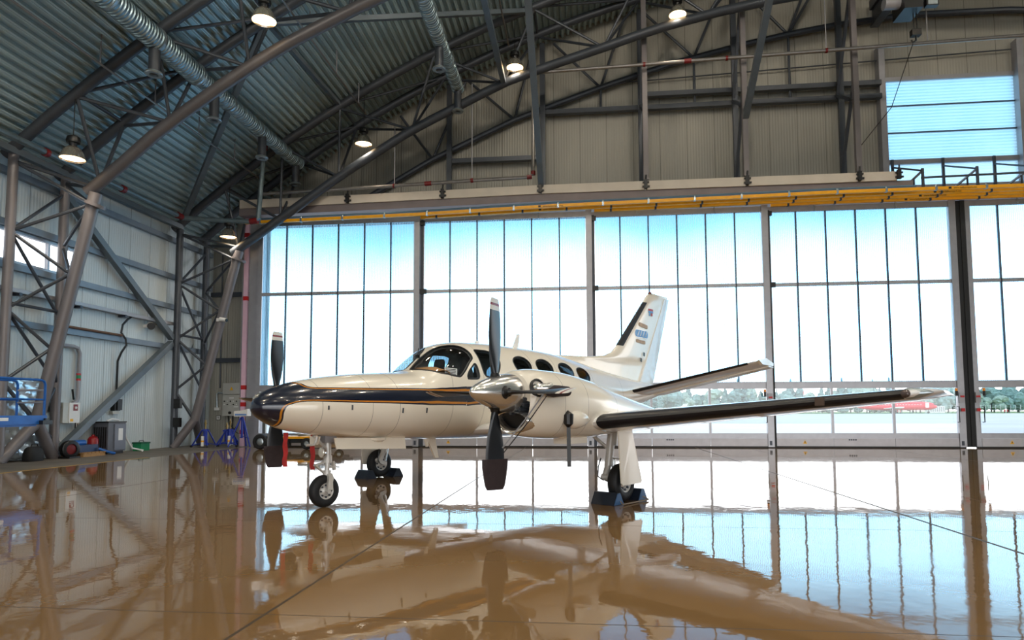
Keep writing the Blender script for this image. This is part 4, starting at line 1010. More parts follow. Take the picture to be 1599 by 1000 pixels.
obj('fork', MB().prism([(.10,-.02,.24),(.10,.03,.24),(.10,.075,.40),(.05,.08,.46),(-.02,.08,.46),(-.02,.02,.46),(.05,.02,.46),(.10,.0,.40)], (.025,.0,0)).tube((-.02,0,.222),(.13,0,.222),.028,12).bar((.06,.045,.45),(.115,.02,.24),.05,.07), GEAR, NG)
obj('torque_link', MB().bar((0,.02,.62),(.0,-.14,.575),.045,.02).bar((0,-.14,.575),(0,.0,.46),.045,.02).tube((-.03,-.14,.575),(.03,-.14,.575),.014,8), GEAR, NG)
obj('landing_light', MB().lathe((0.05,-.02,.75),(0,-1,0),[(0,.02),(.02,.06),(.05,.075),(.06,.075),(.062,0)],18), CHROME, NG, label='round landing light')
obj('landing_light_lens', MB().lathe((0.05,-.083,.75),(0,-1,0),[(0,.07),(.01,.06),(.014,0)],18), mat('clear lens', (.85,.84,.80), .05, .3, .05, 8), NG)
obj('steering_arm', MB().box((-.07,.07,.53),(.07,.12,.56)).bar((.05,.10,.62),(.06,.12,.50),.05,.03), GEAR, NG, smooth=False)
obj('drag_brace', MB().tube((0,.05,.78),(.0,-.18,.98),.022,8).tube((0,.05,.85),(0,.5,.92),.018,8), GEAR, NG)
obj('gear_well', MB().box((-.09,-.05,.88),(.09,.13,.99)), STEEL_L, NG, smooth=False)
for s in (1, -1):
    d_ = obj('nose_gear_door', MB().prism([(s*.24,-.02,.95),(s*.24,1.2,.92),(s*.27,1.2,.755),(s*.27,-.0,.80)], (s*.018,0,0)), CREAMP, AP, smooth=False)
    obj('door_blister', MB().lathe((s*.265,.70,.93),(0,0,-1),[(0,.12),(.03,.11),(.055,.06),(.06,0)],16), CREAMP, d_)
obj('nose_gear_door', MB().prism([(-.12,-.16,.97),(.12,-.16,.97),(.10,-.17,.86),(-.10,-.17,.86)], (0,.015,0)), CREAMP, AP, smooth=False)
for s in (1, -1):
    mg_ = obj('main_gear', MB().tube((s*2.62,3.17,1.06),(s*2.62,3.05,.50),.06,14).tube((s*2.62,3.05,.52),(s*2.62,2.97,.36),.05,14).tube((s*2.62,3.19,1.0),(s*2.62,3.15,.80),.08,14), GEAR, AP)
    wheel((s*2.81,3.09,.275), .275, .19, (1,0,0), mg_)
    obj('trailing_link', MB().bar((s*2.64,2.94,.34),(s*2.66,3.12,.27),.06,.07).tube((s*2.58,2.95,.35),(s*2.70,2.95,.35),.045,12).tube((s*2.62,3.09,.275),(s*2.92,3.09,.275),.03,10), GEAR, mg_)
    obj('brake_line', MB().path([(s*2.58,2.92,.62),(s*2.56,2.88,.5),(s*2.56,2.87,.36),(s*2.60,2.95,.30)], .010, 6), BLACK, mg_)
    obj('shock_absorber', MB().tube((s*2.64,3.17,.62),(s*2.66,3.12,.33),.03,10), CHROME, mg_)
    obj('side_brace', MB().tube((s*2.30,3.0,1.0),(s*2.62,3.12,.72),.025,8).tube((s*2.2,3.05,1.02),(s*2.62,3.12,.74),.018,8), GEAR, mg_)
    obj('gear_door', MB().prism([(s*2.965,2.76,1.06),(s*2.965,3.12,1.06),(s*2.965,3.16,.92),(s*2.975,3.36,.29),(s*2.975,3.33,.26),(s*2.975,2.84,.26),(s*2.975,2.81,.29)], (s*.018,0,0)), CREAMP, mg_, smooth=False)
    obj('door_link', MB().tube((s*2.64,3.08,.62),(s*2.96,3.05,.60),.010,6), GEAR, mg_)

# loose things on and about the aircraft
def sock(s, label):
    m = shift(blade_mesh([(r, c*(1.38-.2*max(0,(r-.85)/.3)), h, w) for r, c, h, w in blade_rows(.80, PR+.012, 8, 3.2, 1.0)], PI, tips=False), s*HV, HU, HW); m.v = [A2W(*p) for p in m.v]
    return obj('blade_cover', m, COVER, label=label, cat='cover', ang=50)
sock(1, 'dark fabric cover on the lower blade of the near propeller'); sock(-1, 'dark fabric cover on the lower blade of the far propeller')
def wpath(pts, r, n=8): return MB().path([A2W(*p) for p in pts], r, n)
obj('exhaust_cover', wpath([(3.015,1.14,1.535),(3.02,1.22,1.545),(3.02,1.35,1.55),(3.02,1.53,1.55)], [.05,.075,.07,.062], 16), COVER, label='brown fabric plug capping the near engine exhaust', cat='cover')
t = thing('tie_cord', A2W(HV+.5,1.3,1.5), 'pale cord tied from the near exhaust to the lower propeller blade', 'cord')
obj('cord', wpath([(HV+.47,1.08,1.54),(HV+.28,.95,1.22),(HV+.06,.76,.86)], .009, 6), STEEL_L, t); obj('cord', wpath([(HV+.49,1.10,1.50),(HV+.30,.97,1.18),(HV+.06,.78,.80)], .007, 6), BLACK, t)
t = thing('intake_plug', A2W(HV+.50,1.62,1.22), 'black plug with a long dark streamer on the near engine cowling', 'plug')
bp_ = loft(NAC, np.array([1.64]), np.array([1.95]))[0]
obj('plug', wpath([(HV+bp_[0]+.0,1.60,float(bp_[2])+.10),(HV+bp_[0]+.03,1.59,float(bp_[2])+.05),(HV+bp_[0]+.03,1.59,float(bp_[2])-.06),(HV+bp_[0]+.02,1.60,float(bp_[2])-.11)], [.02,.065,.06,.015], 10), BLACK, t)
obj('streamer', MB().bar(A2W(HV+bp_[0]+.03,1.59,float(bp_[2])-.10), A2W(HV+bp_[0]+.03,1.60,.60), .05, .012), BLACK, t, smooth=False)
for i, (v, u, z0, z1, lb) in enumerate(((-.30,-.42,1.02,.56,'red warning ribbon hanging under the nose, nearer the nose tip'),(-.22,-.05,.98,.50,'red warning ribbon hanging just ahead of the nose wheel'))):
    rows = [[A2W(v-.02*(1+.15*math.sin(j*1.7)), u-.022+.008*math.sin(j*1.3), z0+(z1-z0)*j/10), A2W(v+.02, u+.022+.008*math.sin(j*1.3+.6), z0+(z1-z0)*j/10)] for j in range(11)]
    m = MB(); m.grid(rows); m.grid([[(p[0]+.004,p[1]-.004,p[2]) for p in r] for r in rows]); obj('warning_ribbon', m, mat('red ribbon', (.70,.13,.12), .7, 0, .2, 14), label=lb, cat='ribbon', group='red ribbons under the nose')
CHK = mat('blue black chock rubber', (.07,.11,.17), .5, 0, .2, 8); CHE = mat('chock end blue', (.16,.34,.52), .45, 0, .1, 8)
for s, nm in ((1,'near'),(-1,'far')):
    for d, fr in ((-1,'ahead of'),(1,'behind')):
        uc = 3.09+d*.34; v0, v1 = (s*2.60, s*2.98) if d < 0 else (s*2.62, s*2.96)
        t = thing('wheel_chock', A2W(s*2.8,uc,0), f'dark blue wedge chock {fr} the {nm} main wheel', 'chock', 'wheel chocks')
        tri = [(uc-.13,0.002),(uc+.13,0.002),(uc+.035,.165),(uc-.035,.165)]
        obj('wedge', MB().prism([A2W(v0,u,w) for u, w in tri], Vector(A2W(v1,0,0))-Vector(A2W(v0,0,0))), CHK, t, smooth=False)
        ve = v1 if s > 0 else v1; obj('end_plate', MB().prism([A2W(ve,u*.96+uc*.04,w*.95+.003) for u, w in tri], Vector(A2W(s*.006,0,0))-Vector(A2W(0,0,0))), CHE, t, smooth=False)
    obj('chock_rope', wpath([(s*2.99,2.78,.05),(s*3.06,2.72,.02),(s*3.05,3.1,.015),(s*3.06,3.42,.02),(s*2.98,3.4,.06)], .010, 6), mat('pale rope', (.55,.50,.44), .8, 0, .2, 20), label=f'rope joining the two chocks of the {nm} main wheel', cat='rope')
# white checklist sheet leaning inside the windshield
sh = MB().prism([A2W(.42,1.86,1.86),A2W(.54,2.0,1.83),A2W(.50,2.04,1.97),A2W(.36,1.90,1.99)], (.002,.0,.002)); t = thing('paper_sheet', A2W(.45,1.9,1.86), 'white printed sheet lying inside the near windshield', 'paper')
obj('sheet', sh, WHITE, t, smooth=False)
lm_ = MB()
for k in range(5):
    f = .15+.17*k; a = np.array((.42,1.86,1.86))*(1-f)+np.array((.36,1.90,1.99))*f; b = np.array((.54,2.0,1.83))*(1-f)+np.array((.50,2.04,1.97))*f
    a2, b2 = a+.1*(b-a)+np.array((.004,-.006,.004)), a+.9*(b-a)+np.array((.004,-.006,.004)); lm_.bar(A2W(*a2), A2W(*b2), .003, .010)
obj('printed_lines', lm_, BLACK, t, smooth=False)
# ------------------------------------------------------------------ fittings on and along the left wall
xw = XL
SW = mat('grey cabinet paint', (.74,.74,.71), .45, .1, .05, 5); DK = mat('dark grey plastic', (.20,.21,.23), .5, 0, .1, 8)
BLU = mat('royal blue paint', (.10,.20,.62), .38, .1, .1, 6); BLU2 = mat('lift platform blue', (.10,.36,.66), .4, .1, .1, 6); GRN = mat('green plastic', (.08,.52,.33), .45, 0, .1, 6)
t = thing('cable_tray', (-15.2,15,4.6), 'double cable rail running level along the left wall', 'cable tray')
obj('tray', MB().box((xw+.05,8.0,4.55),(xw+.25,23.2,4.60)).box((xw+.05,8,4.60),(xw+.07,23.2,4.66)).box((xw+.23,8,4.60),(xw+.25,23.2,4.66)), STEEL_L, t, smooth=False)
for y in (16.4,18.6,20.6,22.6): obj('tray_clip', MB().box((xw+.004,y-.05,4.48),(xw+.26,y+.05,4.56)), DARKFR, t, smooth=False)
obj('cable', MB().path([(xw+.12,8,4.63),(xw+.14,15,4.62),(xw+.12,23.1,4.63)], .02, 6), BLACK, t)
obj('copper_pipe', MB().tube((xw+.2,17.7,3.86),(xw+.2,20.5,3.86),.04,8), mat('rusty pipe', (.42,.30,.22), .5, .3, .2, 8), label='brown pipe along the lowest girt of the left wall', cat='pipe')
t = thing('power_cable', (xw+.1,20.5,1.5), 'black cable looping down the left wall to a socket box', 'cable')
obj('cable', MB().path([(xw+.15,21.0,4.55),(xw+.2,20.75,4.42),(xw+.2,20.53,4.22),(xw+.18,20.5,3.95),(xw+.26,20.62,3.75),(xw+.26,20.66,3.55),(xw+.2,20.52,3.3),(xw+.12,20.46,3.0),(xw+.1,20.48,1.75)], .035, 8), BLACK, t)
t2 = thing('socket_box', (xw,20.5,1.3), 'black socket box on the left wall at the end of the looping cable', 'socket box')
obj('box', MB().box((xw,20.36,1.36),(xw+.16,20.62,1.75)), BLACK, t2, smooth=False); obj('cover_flap', MB().box((xw+.16,20.45,1.38),(xw+.2,20.66,1.74)), DK, t2, smooth=False); obj('base_plate', MB().box((xw,20.3,1.26),(xw+.14,20.6,1.35)), SW, t2, smooth=False)
t = thing('wall_pipe', (xw+.05,18.5,.4), 'grey pipe bent down the left wall with a red and green band', 'pipe')
obj('pipe', MB().path([(xw+.1,17.9,3.30),(xw+.1,18.55,3.30),(xw+.1,18.72,3.26),(xw+.1,18.80,3.12),(xw+.1,18.80,1.75),(xw+.1,18.76,1.65),(xw+.1,18.62,1.58)], .06, 10), STEEL_L, t)
for z0, z1, m_ in ((2.28,2.34,RED),(2.34,2.44,GRN),(2.44,2.5,RED)): obj('colour_band', MB().tube((xw+.1,18.80,z0),(xw+.1,18.80,z1),.064,10), m_, t)
obj('valve_lever', MB().tube((xw+.12,18.62,1.7),(xw+.16,18.5,2.0),.03,8), BLACK, t)
t = thing('wall_cabinet', (xw,18.35,1.0), 'pale wall cabinet with a red switch panel, right of the nearer column', 'cabinet')
obj('body', MB().box((xw,18.08,1.0),(xw+.24,18.72,1.60)), SW, t, smooth=False); obj('door', MB().box((xw+.24,18.3,1.0),(xw+.26,18.72,1.60)), WHITE, t, smooth=False)
obj('switch_panel', MB().box((xw+.26,18.45,1.36),(xw+.27,18.62,1.55)), mat('dark red label', (.50,.08,.10), .4, 0, .05, 8), t, smooth=False); obj('switch', MB().tube((xw+.27,18.53,1.45),(xw+.29,18.53,1.45),.04,10), WHITE, t)
obj('yellow_label', MB().box((xw+.26,18.34,1.04),(xw+.265,18.46,1.12)), TRI, t, smooth=False)
t = thing('cable_reel', (xw,17.85,1.3), 'grey wall reel with a white cord, left of the pale wall cabinet', 'cable reel')
obj('drum', MB().lathe((xw+.02,17.9,1.5),(1,0,0),[(0,.2),(.03,.21),(.04,.1),(.12,.1),(.13,.2),(.16,.2),(.16,0)],20), GALV, t)
obj('cord', MB().path([(xw+.1,17.92,1.32),(xw+.1,17.98,.9),(xw+.15,18.1,.5),(xw+.3,18.3,.22),(xw+.45,18.5,.16)], .022, 6), WHITE, t)
t = thing('socket_plate', (xw,18.95,.9), 'small framed white plate on the wall beside the pale cabinet', 'sign')
obj('frame', MB().box((xw,18.85,.78),(xw+.02,19.02,1.02)), BLACK, t, smooth=False); obj('plate', MB().box((xw+.02,18.87,.80),(xw+.025,19.0,1.0)), WHITE, t, smooth=False); obj('numeral', MB().box((xw+.025,18.92,.84),(xw+.028,18.95,.97)), BLACK, t, smooth=False)
t = thing('security_camera', (-15.2,21.9,4.3), 'round black and white camera on the left wall under the cable rail', 'security camera')
obj('mount', MB().tube((xw,21.9,4.35),(xw+.2,21.9,4.35),.07,10), WHITE, t); obj('housing', MB().tube((xw+.16,22.0,4.38),(xw+.34,21.78,4.33),.13,16), WHITE, t); obj('lens', MB().tube((xw+.335,21.785,4.332),(xw+.39,21.72,4.32),.125,16), BLACK, t)
t = thing('column_camera', (-13.9,23.3,4.6), 'small white camera clamped on the farther inclined column', 'security camera')
obj('housing', MB().tube((-13.35,23.25,4.75),(-13.08,23.2,4.70),.075,12), WHITE, t); obj('lens', MB().tube((-13.09,23.2,4.70),(-13.05,23.19,4.69),.06,12), BLACK, t); obj('clamp', MB().cbox((-13.42,23.35,4.73),(.16,.2,.12)), WHITE, t)
for i, z in enumerate((1.62,.93)):
    obj('black_box', MB().box((-14.95,23.05,z-.17),(-14.7,23.2,z+.17)), BLACK, label=('upper','lower')[i]+' small black box fixed to the corner post', cat='box', group='black boxes on the corner post', smooth=False)
# electrical cabinet and its conduit on the gable wall
yb = YB
t = thing('electrical_cabinet', (-14.3,yb,1.1), 'grey control cabinet with buttons on the back wall behind the blue stands', 'cabinet')
obj('lower_body', MB().box((-14.68,yb-.26,1.15),(-13.93,yb,2.02)), SW, t, smooth=False); obj('upper_body', MB().box((-14.68,yb-.28,2.04),(-13.93,yb,2.50)), SW, t, smooth=False)
obj('warning_triangle', MB().prism([(-14.38,yb-.285,2.2),(-14.22,yb-.285,2.2),(-14.30,yb-.285,2.34)], (0,.004,0)), TRI, t, label='yellow warning triangle', smooth=False)
for r_ in range(2):
    for c_ in range(5): obj('button', MB().tube((-14.6+c_*.13,yb-.26,1.62+.13*r_),(-14.6+c_*.13,yb-.285,1.62+.13*r_),.028,8), BLACK if (r_+c_)%2 else WHITE, t)
for x0, z0 in ((-14.4,1.86),(-14.2,1.5)): obj('label_plate', MB().box((x0,yb-.265,z0),(x0+.2,yb-.26,z0+.05)), WHITE, t, smooth=False)
obj('main_switch', MB().tube((-14.35,yb-.26,1.28),(-14.35,yb-.31,1.28),.06,10), BLACK, t)
obj('lower_cables', MB().path([(-14.5,yb-.12,1.15),(-14.45,yb-.14,.85),(-14.2,yb-.16,.6),(-14.0,yb-.14,.9),(-14.05,yb-.12,1.15)], .025, 6).path([(-14.3,yb-.12,1.15),(-14.3,yb-.14,.6),(-13.9,yb-.16,.35),(-13.75,yb-.14,.9),(-13.8,yb-.1,1.6)], .025, 6), BLACK, t)
t = thing('wall_conduit', (-14.95,yb-.05,1.3), 'thin conduit running down the back wall to a white socket', 'conduit')
obj('pipe', MB().tube((-14.97,yb-.05,8.0),(-14.93,yb-.05,2.3),.03,8), STEEL, t); obj('branch', MB().path([(-14.72,yb-.06,2.1),(-15.0,yb-.06,2.1),(-15.05,yb-.06,2.05),(-15.03,yb-.06,1.5)], .035, 8), GALV, t); obj('socket', MB().box((-15.12,yb-.12,1.38),(-14.9,yb,1.5)), WHITE, t, smooth=False)
t = thing('numbered_sign', (-15.0,yb,1.0), 'small framed sign with a black numeral on the back wall', 'sign')
obj('frame', MB().box((-15.07,yb-.03,.98),(-14.89,yb,1.17)), BLACK, t, smooth=False); obj('plate', MB().box((-15.05,yb-.035,1.0),(-14.91,yb-.03,1.15)), WHITE, t, smooth=False); obj('numeral', MB().box((-14.99,yb-.04,1.03),(-14.965,yb-.035,1.13)).box((-15.01,yb-.04,1.1),(-14.965,yb-.035,1.12)), BLACK, t, smooth=False)
for z, lb in ((3.45,'lower'),(6.2,'upper')): obj('wall_girt', MB().box((XL,yb-.14,z-.09),(-12.95,yb,z+.09)), STEEL, label=lb+' girt across the narrow strip of back wall', cat='girt', smooth=False)

# ------------------------------------------------------------------ ground equipment
def jack(x, y, rot, label, hgt=.62, top=.95):
    t = thing('aircraft_jack', (x,y,0), label, 'aircraft jack', 'blue aircraft jacks in the corner')
    obj('cylinder', MB().tube((x,y,.12),(x,y,hgt+.02),.075,14), BLU, t)
    obj('ram', MB().tube((x,y,hgt),(x,y,top-.06),.03,10).tube((x,y,top-.16),(x,y,top-.12),.055,10).tube((x,y,top-.06),(x,y,top),.02,8), mat('brass ram', (.52,.44,.26), .35, .6, .1, 8), t)
    obj('collar', MB().lathe((x,y,hgt-.06),(0,0,1),[(0,.08),(0,.15),(.05,.15),(.07,.09)],16), BLU, t)
    for k in range(3):
        a = rot+k*2*PI/3; c, s = math.cos(a), math.sin(a)
        l_ = obj('leg', MB().tube((x+.12*c,y+.12*s,hgt-.02),(x+.48*c,y+.48*s,.06),.028,8).tube((x+.06*c,y+.06*s,.16),(x+.46*c,y+.46*s,.08),.018,6), BLU, t)
        obj('caster', MB().tube((x+.50*c-.02*s,y+.50*s+.02*c,.045),(x+.50*c+.02*s,y+.50*s-.02*c,.045),.045,12), BLACK, l_)
    obj('bottle', MB().tube((x+.2*math.cos(rot-.6),y+.2*math.sin(rot-.6),.05),(x+.2*math.cos(rot-.6),y+.2*math.sin(rot-.6),.42),.055,12), WHITE, t)
    obj('bottle_band', MB().tube((x+.2*math.cos(rot-.6),y+.2*math.sin(rot-.6),.2),(x+.2*math.cos(rot-.6),y+.2*math.sin(rot-.6),.26),.058,12), YEL, t)
    obj('base_ring', MB().lathe((x,y,.10),(0,0,1),[(0,.07),(0,.16),(.05,.16),(.05,.07)],16), BLU, t)
    return t
jack(-14.0,23.6,-.9,'blue tripod jack nearest the corner post',.66,1.02)
jack(-13.72,24.6,.5,'blue tripod jack half hidden behind the one at the corner post',.62,.9)
jack(-13.25,24.0,-.6,'blue tripod jack left of the tall blue stand',.66,1.05)
t = thing('tripod_stand', (-12.55,23.5,0), 'tall blue tripod stand with a white padded head', 'stand')
for k in range(3):
    a = -.4+k*2*PI/3; c, s = math.cos(a), math.sin(a)
    obj('leg', MB().tube((-12.52+.05*c,23.5+.05*s,1.10),(-12.52+.46*c,23.5+.46*s,.03),.03,8), BLU, t)
obj('post', MB().tube((-12.52,23.5,.35),(-12.52,23.5,1.14),.045,10), BLU, t)
obj('head', MB().prism([(-12.78,23.38,1.14),(-12.26,23.38,1.16),(-12.26,23.38,1.42),(-12.52,23.38,1.36),(-12.78,23.38,1.34)], (0,.26,0)), WHITE, t, smooth=False)
obj('head_stripe', MB().box((-12.74,23.372,1.18),(-12.3,23.38,1.24)), mat('blue orange stripe', (.40,.55,.78), .5, 0, .2, 20), t, smooth=False)
obj('spreader', MB().tube((-12.52,23.5,.42),(-12.15,23.35,.35),.015,6).tube((-12.52,23.5,.42),(-12.75,23.8,.35),.015,6), BLU, t)
# low tug with a yellow deck behind the nose
t = thing('towing_tug', (-9.9,22.5,0), 'low black and yellow towing tug parked behind the aircraft nose', 'tug')
tw = Vector((-11.05,22.4,.26))
def tugwheel(x, y, r, w):
    h_ = obj('wheel', MB().lathe((x,y,r),(0,1,0),[(-w/2,r*.5),(-w/2,r*.85),(-w*.3,r),(w*.3,r),(w/2,r*.85),(w/2,r*.5)],28), TYRE, t)
    obj('hub', MB().lathe((x,y,r),(0,1,0),[(-w*.4,0),(-w*.45,r*.3),(-w*.3,r*.5),(w*.4,r*.5),(w*.4,0)],20), GALV, h_)
tugwheel(-11.2,22.35,.27,.18); tugwheel(-9.55,22.4,.2,.15); tugwheel(-11.2,23.3,.27,.18); tugwheel(-8.4,22.45,.16,.12)
obj('chassis', MB().box((-11.15,22.5,.22),(-8.3,23.2,.36)).box((-10.9,22.42,.1),(-10.2,22.6,.34)), BLACK, t, smooth=False)
obj('deck', MB().box((-10.95,22.4,.37),(-9.4,23.2,.45)), YEL, t, smooth=False)
obj('battery_box', MB().box((-11.0,22.45,.42),(-10.6,23.1,.52)), BLACK, t, smooth=False)
m = MB(); m.tube((-9.9,22.5,.52),(-9.3,22.5,.56),.07,10).tube((-9.2,22.4,.6),(-9.2,22.9,.6),.12,12).tube((-9.0,22.5,.5),(-8.4,22.5,.62),.05,8).path([(-9.6,22.5,.5),(-9.4,22.45,.75),(-9.1,22.5,.7),(-8.9,22.5,.5)],.03,8).tube((-8.75,22.4,.52),(-8.75,22.8,.52),.1,12)
obj('winch', m, GALV, t); obj('tow_arm', MB().bar((-9.5,22.5,.40),(-7.9,22.5,.34),.08,.1).box((-8.6,22.4,.28),(-8.3,22.7,.5)), DARKFR, t, smooth=False)
# charger, extinguisher, green box, pallet, reel, bag
t = thing('ground_power_cart', (-15.0,19.9,0), 'dark grey ground power box with a paper notice beside the wall', 'power cart')
obj('body', MB().box((-15.25,19.45,.08),(-14.75,20.25,.98)), mat('dark grey cabinet', (.34,.35,.38), .45, .1, .08, 5), t, smooth=False)
obj('front_panel', MB().box((-14.75,19.72,.12),(-14.72,20.23,.93)), mat('blue grey panel', (.45,.47,.52), .45, .1, .06, 5), t, smooth=False)
m = MB()
for k in range(6): m.box((-14.95+.0,19.44,.2),(-14.90,19.45,.85)) if False else m.box((-15.22+k*.075,19.435,.2),(-15.18+k*.075,19.45,.85))
obj('side_louvre', m, BLACK, t, smooth=False); obj('notice', MB().box((-14.72,19.88,.42),(-14.715,20.08,.80)), WHITE, t, smooth=False)
obj('lid', MB().box((-15.27,19.43,.98),(-14.73,20.27,1.02)), BLACK, t, smooth=False)
obj('base', MB().box((-15.22,19.5,0),(-14.78,20.2,.08)), BLACK, t, smooth=False)
obj('hose', MB().path([(-15.0,19.7,1.03),(-14.98,19.9,1.09),(-14.95,20.15,1.06),(-14.9,20.35,.85),(-14.9,20.5,.45),(-14.85,20.75,.12),(-14.7,21.1,.03),(-14.6,20.9,.03)], .03, 8), WHITE, t)
t = thing('fire_extinguisher', (-15.1,19.2,0), 'red extinguisher bottle standing left of the dark grey power box', 'extinguisher')
obj('bottle', MB().lathe((-15.05,19.2,.02),(0,0,1),[(0,0),(0,.14),(.04,.15),(.46,.15),(.53,.11),(.56,.05),(.60,.05)],18), mat('deep red bottle', (.55,.07,.09), .35, 0, .1, 8), t); obj('valve', MB().tube((-15.05,19.2,.58),(-15.05,19.2,.66),.03,8).bar((-15.05,19.2,.64),(-14.92,19.22,.60),.03,.03), BLACK, t)
t = thing('green_box', (-15.0,21.4,0), 'small green case on the floor against the left wall', 'case')
obj('case', MB().box((-15.2,21.25,0),(-14.9,21.7,.24)), GRN, t, smooth=False); obj('lid', MB().box((-15.22,21.23,.24),(-14.88,21.72,.29)), mat('dark green lid', (.05,.35,.24), .5, 0, .1, 6), t, smooth=False); obj('handle', MB().path([(-15.05,21.35,.29),(-15.05,21.38,.34),(-15.05,21.58,.34),(-15.05,21.6,.29)], .012, 6), BLACK, t)
t = thing('wooden_pallet', (-14.9,18.7,0), 'wooden pallet on the concrete strip near the wall', 'pallet'); WD = mat('pallet wood', (.68,.52,.33), .7, 0, .2, 6, stretch=(1,6,1))
for x in (-15.2,-14.9,-14.6): obj('bearer', MB().box((x-.05,18.2,.0),(x+.05,19.1,.10)), WD, t, smooth=False)
for k in range(6): obj('slat', MB().box((-15.28,18.2+.158*k,.10),(-14.52,18.31+.158*k,.125)), WD, t, smooth=False)
t = thing('blue_machine', (-14.9,18.7,.125), 'dark blue low machine lying on the wooden pallet', 'machine')
obj('body', MB().box((-15.2,18.3,.127),(-14.75,19.05,.34)), mat('dark blue enamel', (.08,.20,.36), .4, 0, .1, 6), t, smooth=False); obj('motor', MB().tube((-14.95,18.3,.40),(-14.95,18.7,.40),.09,12), BLU2, t); obj('hose', MB().path([(-14.7,19.0,.2),(-14.5,19.15,.1),(-14.4,19.3,.05),(-14.55,19.4,.04)], .04, 8), BLU2, t)
t = thing('hose_reel', (-14.7,17.6,0), 'black reel with a red centre on the floor by the column foot', 'reel')
obj('drum', MB().lathe((-14.62,17.75,.26),(1,-.35,0),[(-.1,0),(-.1,.22),(-.08,.25),(-.05,.25),(-.04,.14),(.04,.14),(.05,.25),(.08,.25),(.1,.22),(.1,.15)],26), BLACK, t); obj('centre', MB().lathe((-14.62,17.75,.26),(1,-.35,0),[(.06,.15),(.075,.09),(.08,.0)],18), mat('dull red', (.42,.09,.10), .5, 0, .1, 8), t); obj('stand', MB().box((-14.8,17.55,0),(-14.45,17.95,.05)).bar((-14.74,17.78,.03),(-14.70,17.76,.26),.04,.04), BLACK, t, smooth=False)
t = thing('tool_bag', (-14.7,16.6,0), 'black bag on the floor between the legs of the nearer column', 'bag')
rows = [[(-14.75+rx*math.cos(a)*abs(math.cos(a))**-.4 if abs(math.cos(a)) > .01 else -14.75, 16.62+ry*math.sin(a)*(abs(math.sin(a))**-.4 if abs(math.sin(a)) > .01 else 0), z) for a in np.linspace(0,2*PI,25)[:-1]] for z, rx, ry in ((0,.16,.24),(.05,.17,.26),(.22,.165,.25),(.34,.12,.22),(.39,.05,.17))]
m = MB(); m.grid(rows, closed=True); m.add(rows[0],[tuple(range(24))]); m.add(rows[-1],[tuple(range(24))[::-1]]); obj('bag_body', m, mat('black nylon', (.06,.06,.065), .75, 0, .2, 10), t); obj('bag_strap', MB().path([(-14.72,16.5,.38),(-14.72,16.53,.46),(-14.72,16.7,.46),(-14.72,16.74,.38)], .012, 6), BLACK, t)
# foil faced insulation sheet leaning on the wall behind the lift
m = MB(); rows = []
for i in range(26):
    z = .06+2.2*i/25; rows.append([(-15.22+.05*math.sin(i*1.9+j*1.3)*math.cos(j*.7+i*.4)+.10*(1-i/25), 14.6+2.75*j/30, z+.02*math.sin(j*2.1)) for j in range(31)])
m.grid(rows)
def foil():
    m_ = mat('crumpled foil', (.82,.86,.88), .25, .55, .06, 3, bump=.7, bscale=3.2); return m_
o_ = obj('foil_sheet', m, foil(), label='crumpled silver foil sheet leaning on the wall behind the blue lift', cat='foil sheet')
sm_ = o_.modifiers.new('thickness', 'SOLIDIFY'); sm_.thickness = .02
# scissor lift platform at the left edge
t = thing('scissor_lift', (-13.2,13.9,0), 'blue scissor lift with a railed platform at the left edge', 'scissor lift')
obj('platform', MB().box((-13.75,10.6,1.03),(-12.95,14.95,1.24)).box((-13.75,10.6,.98),(-13.0,14.7,1.03)), BLU2, t, smooth=False)
for xx in (-13.72,-12.99):
    obj('guard_rail', MB().path([(xx,12.3,2.09),(xx,14.78,2.09),(xx,14.86,2.06),(xx,14.9,1.98),(xx,14.9,1.24)], .03, 8).tube((xx,12.3,1.62),(xx,14.88,1.62),.022,8), BLU2, t)
obj('guard_rail', MB().tube((-13.72,14.9,1.85),(-12.99,14.9,1.85),.025,8).tube((-13.72,14.9,1.55),(-12.99,14.9,1.55),.022,8), STEEL_L, t)
for k, (z0, z1) in enumerate(((.35,.98),(.98,.35))):
    for xx in (-13.6,-13.15): obj('scissor_arm', MB().bar((xx,10.9,z0),(xx,13.2,z1),.05,.1), mat('pale scissor arm', (.74,.76,.77), .4, .2, .08, 5), t, smooth=False)
obj('base', MB().box((-13.7,10.7,.12),(-13.0,13.2,.36)), BLU2, t, smooth=False)
for yy in (11.0,12.9): 
    for xx in (-13.72,-12.98): obj('wheel', MB().tube((xx-.05,yy,.16),(xx+.05,yy,.16),.16,16), BLACK, t)
obj('label_plate', MB().box((-12.95,13.55,1.12),(-12.945,13.85,1.19)), WHITE, t, smooth=False)
obj('control_box', MB().box((-13.1,14.72,1.02),(-12.85,15.02,1.12)).box((-13.0,14.85,1.12),(-12.9,14.95,1.17)), BLACK, t, smooth=False)

# ------------------------------------------------------------------ the airfield outside the doors
obj('tarmac', MB().box((-400,YB+.3,-.12),(500,275,-.04)), mat('pale concrete apron', (.80,.81,.83), .75, 0, .10, .08), label='pale concrete apron outside the hangar doors', cat='apron', kind='structure', smooth=False)
obj('ground_behind', MB().box((-400,-300,-.12),(500,YR-.2,-.04)), mat('pale concrete yard', (.80,.80,.80), .8, 0, .1, .1), label='pale concrete yard behind the camera', cat='yard', kind='structure', smooth=False)
obj('grass_field', MB().box((-400,275,-.12),(700,700,.02)), mat('short airfield grass', (.48,.60,.34), .9, 0, .2, .05), label='strip of airfield grass at the far edge of the apron', cat='grass', kind='stuff', smooth=False)
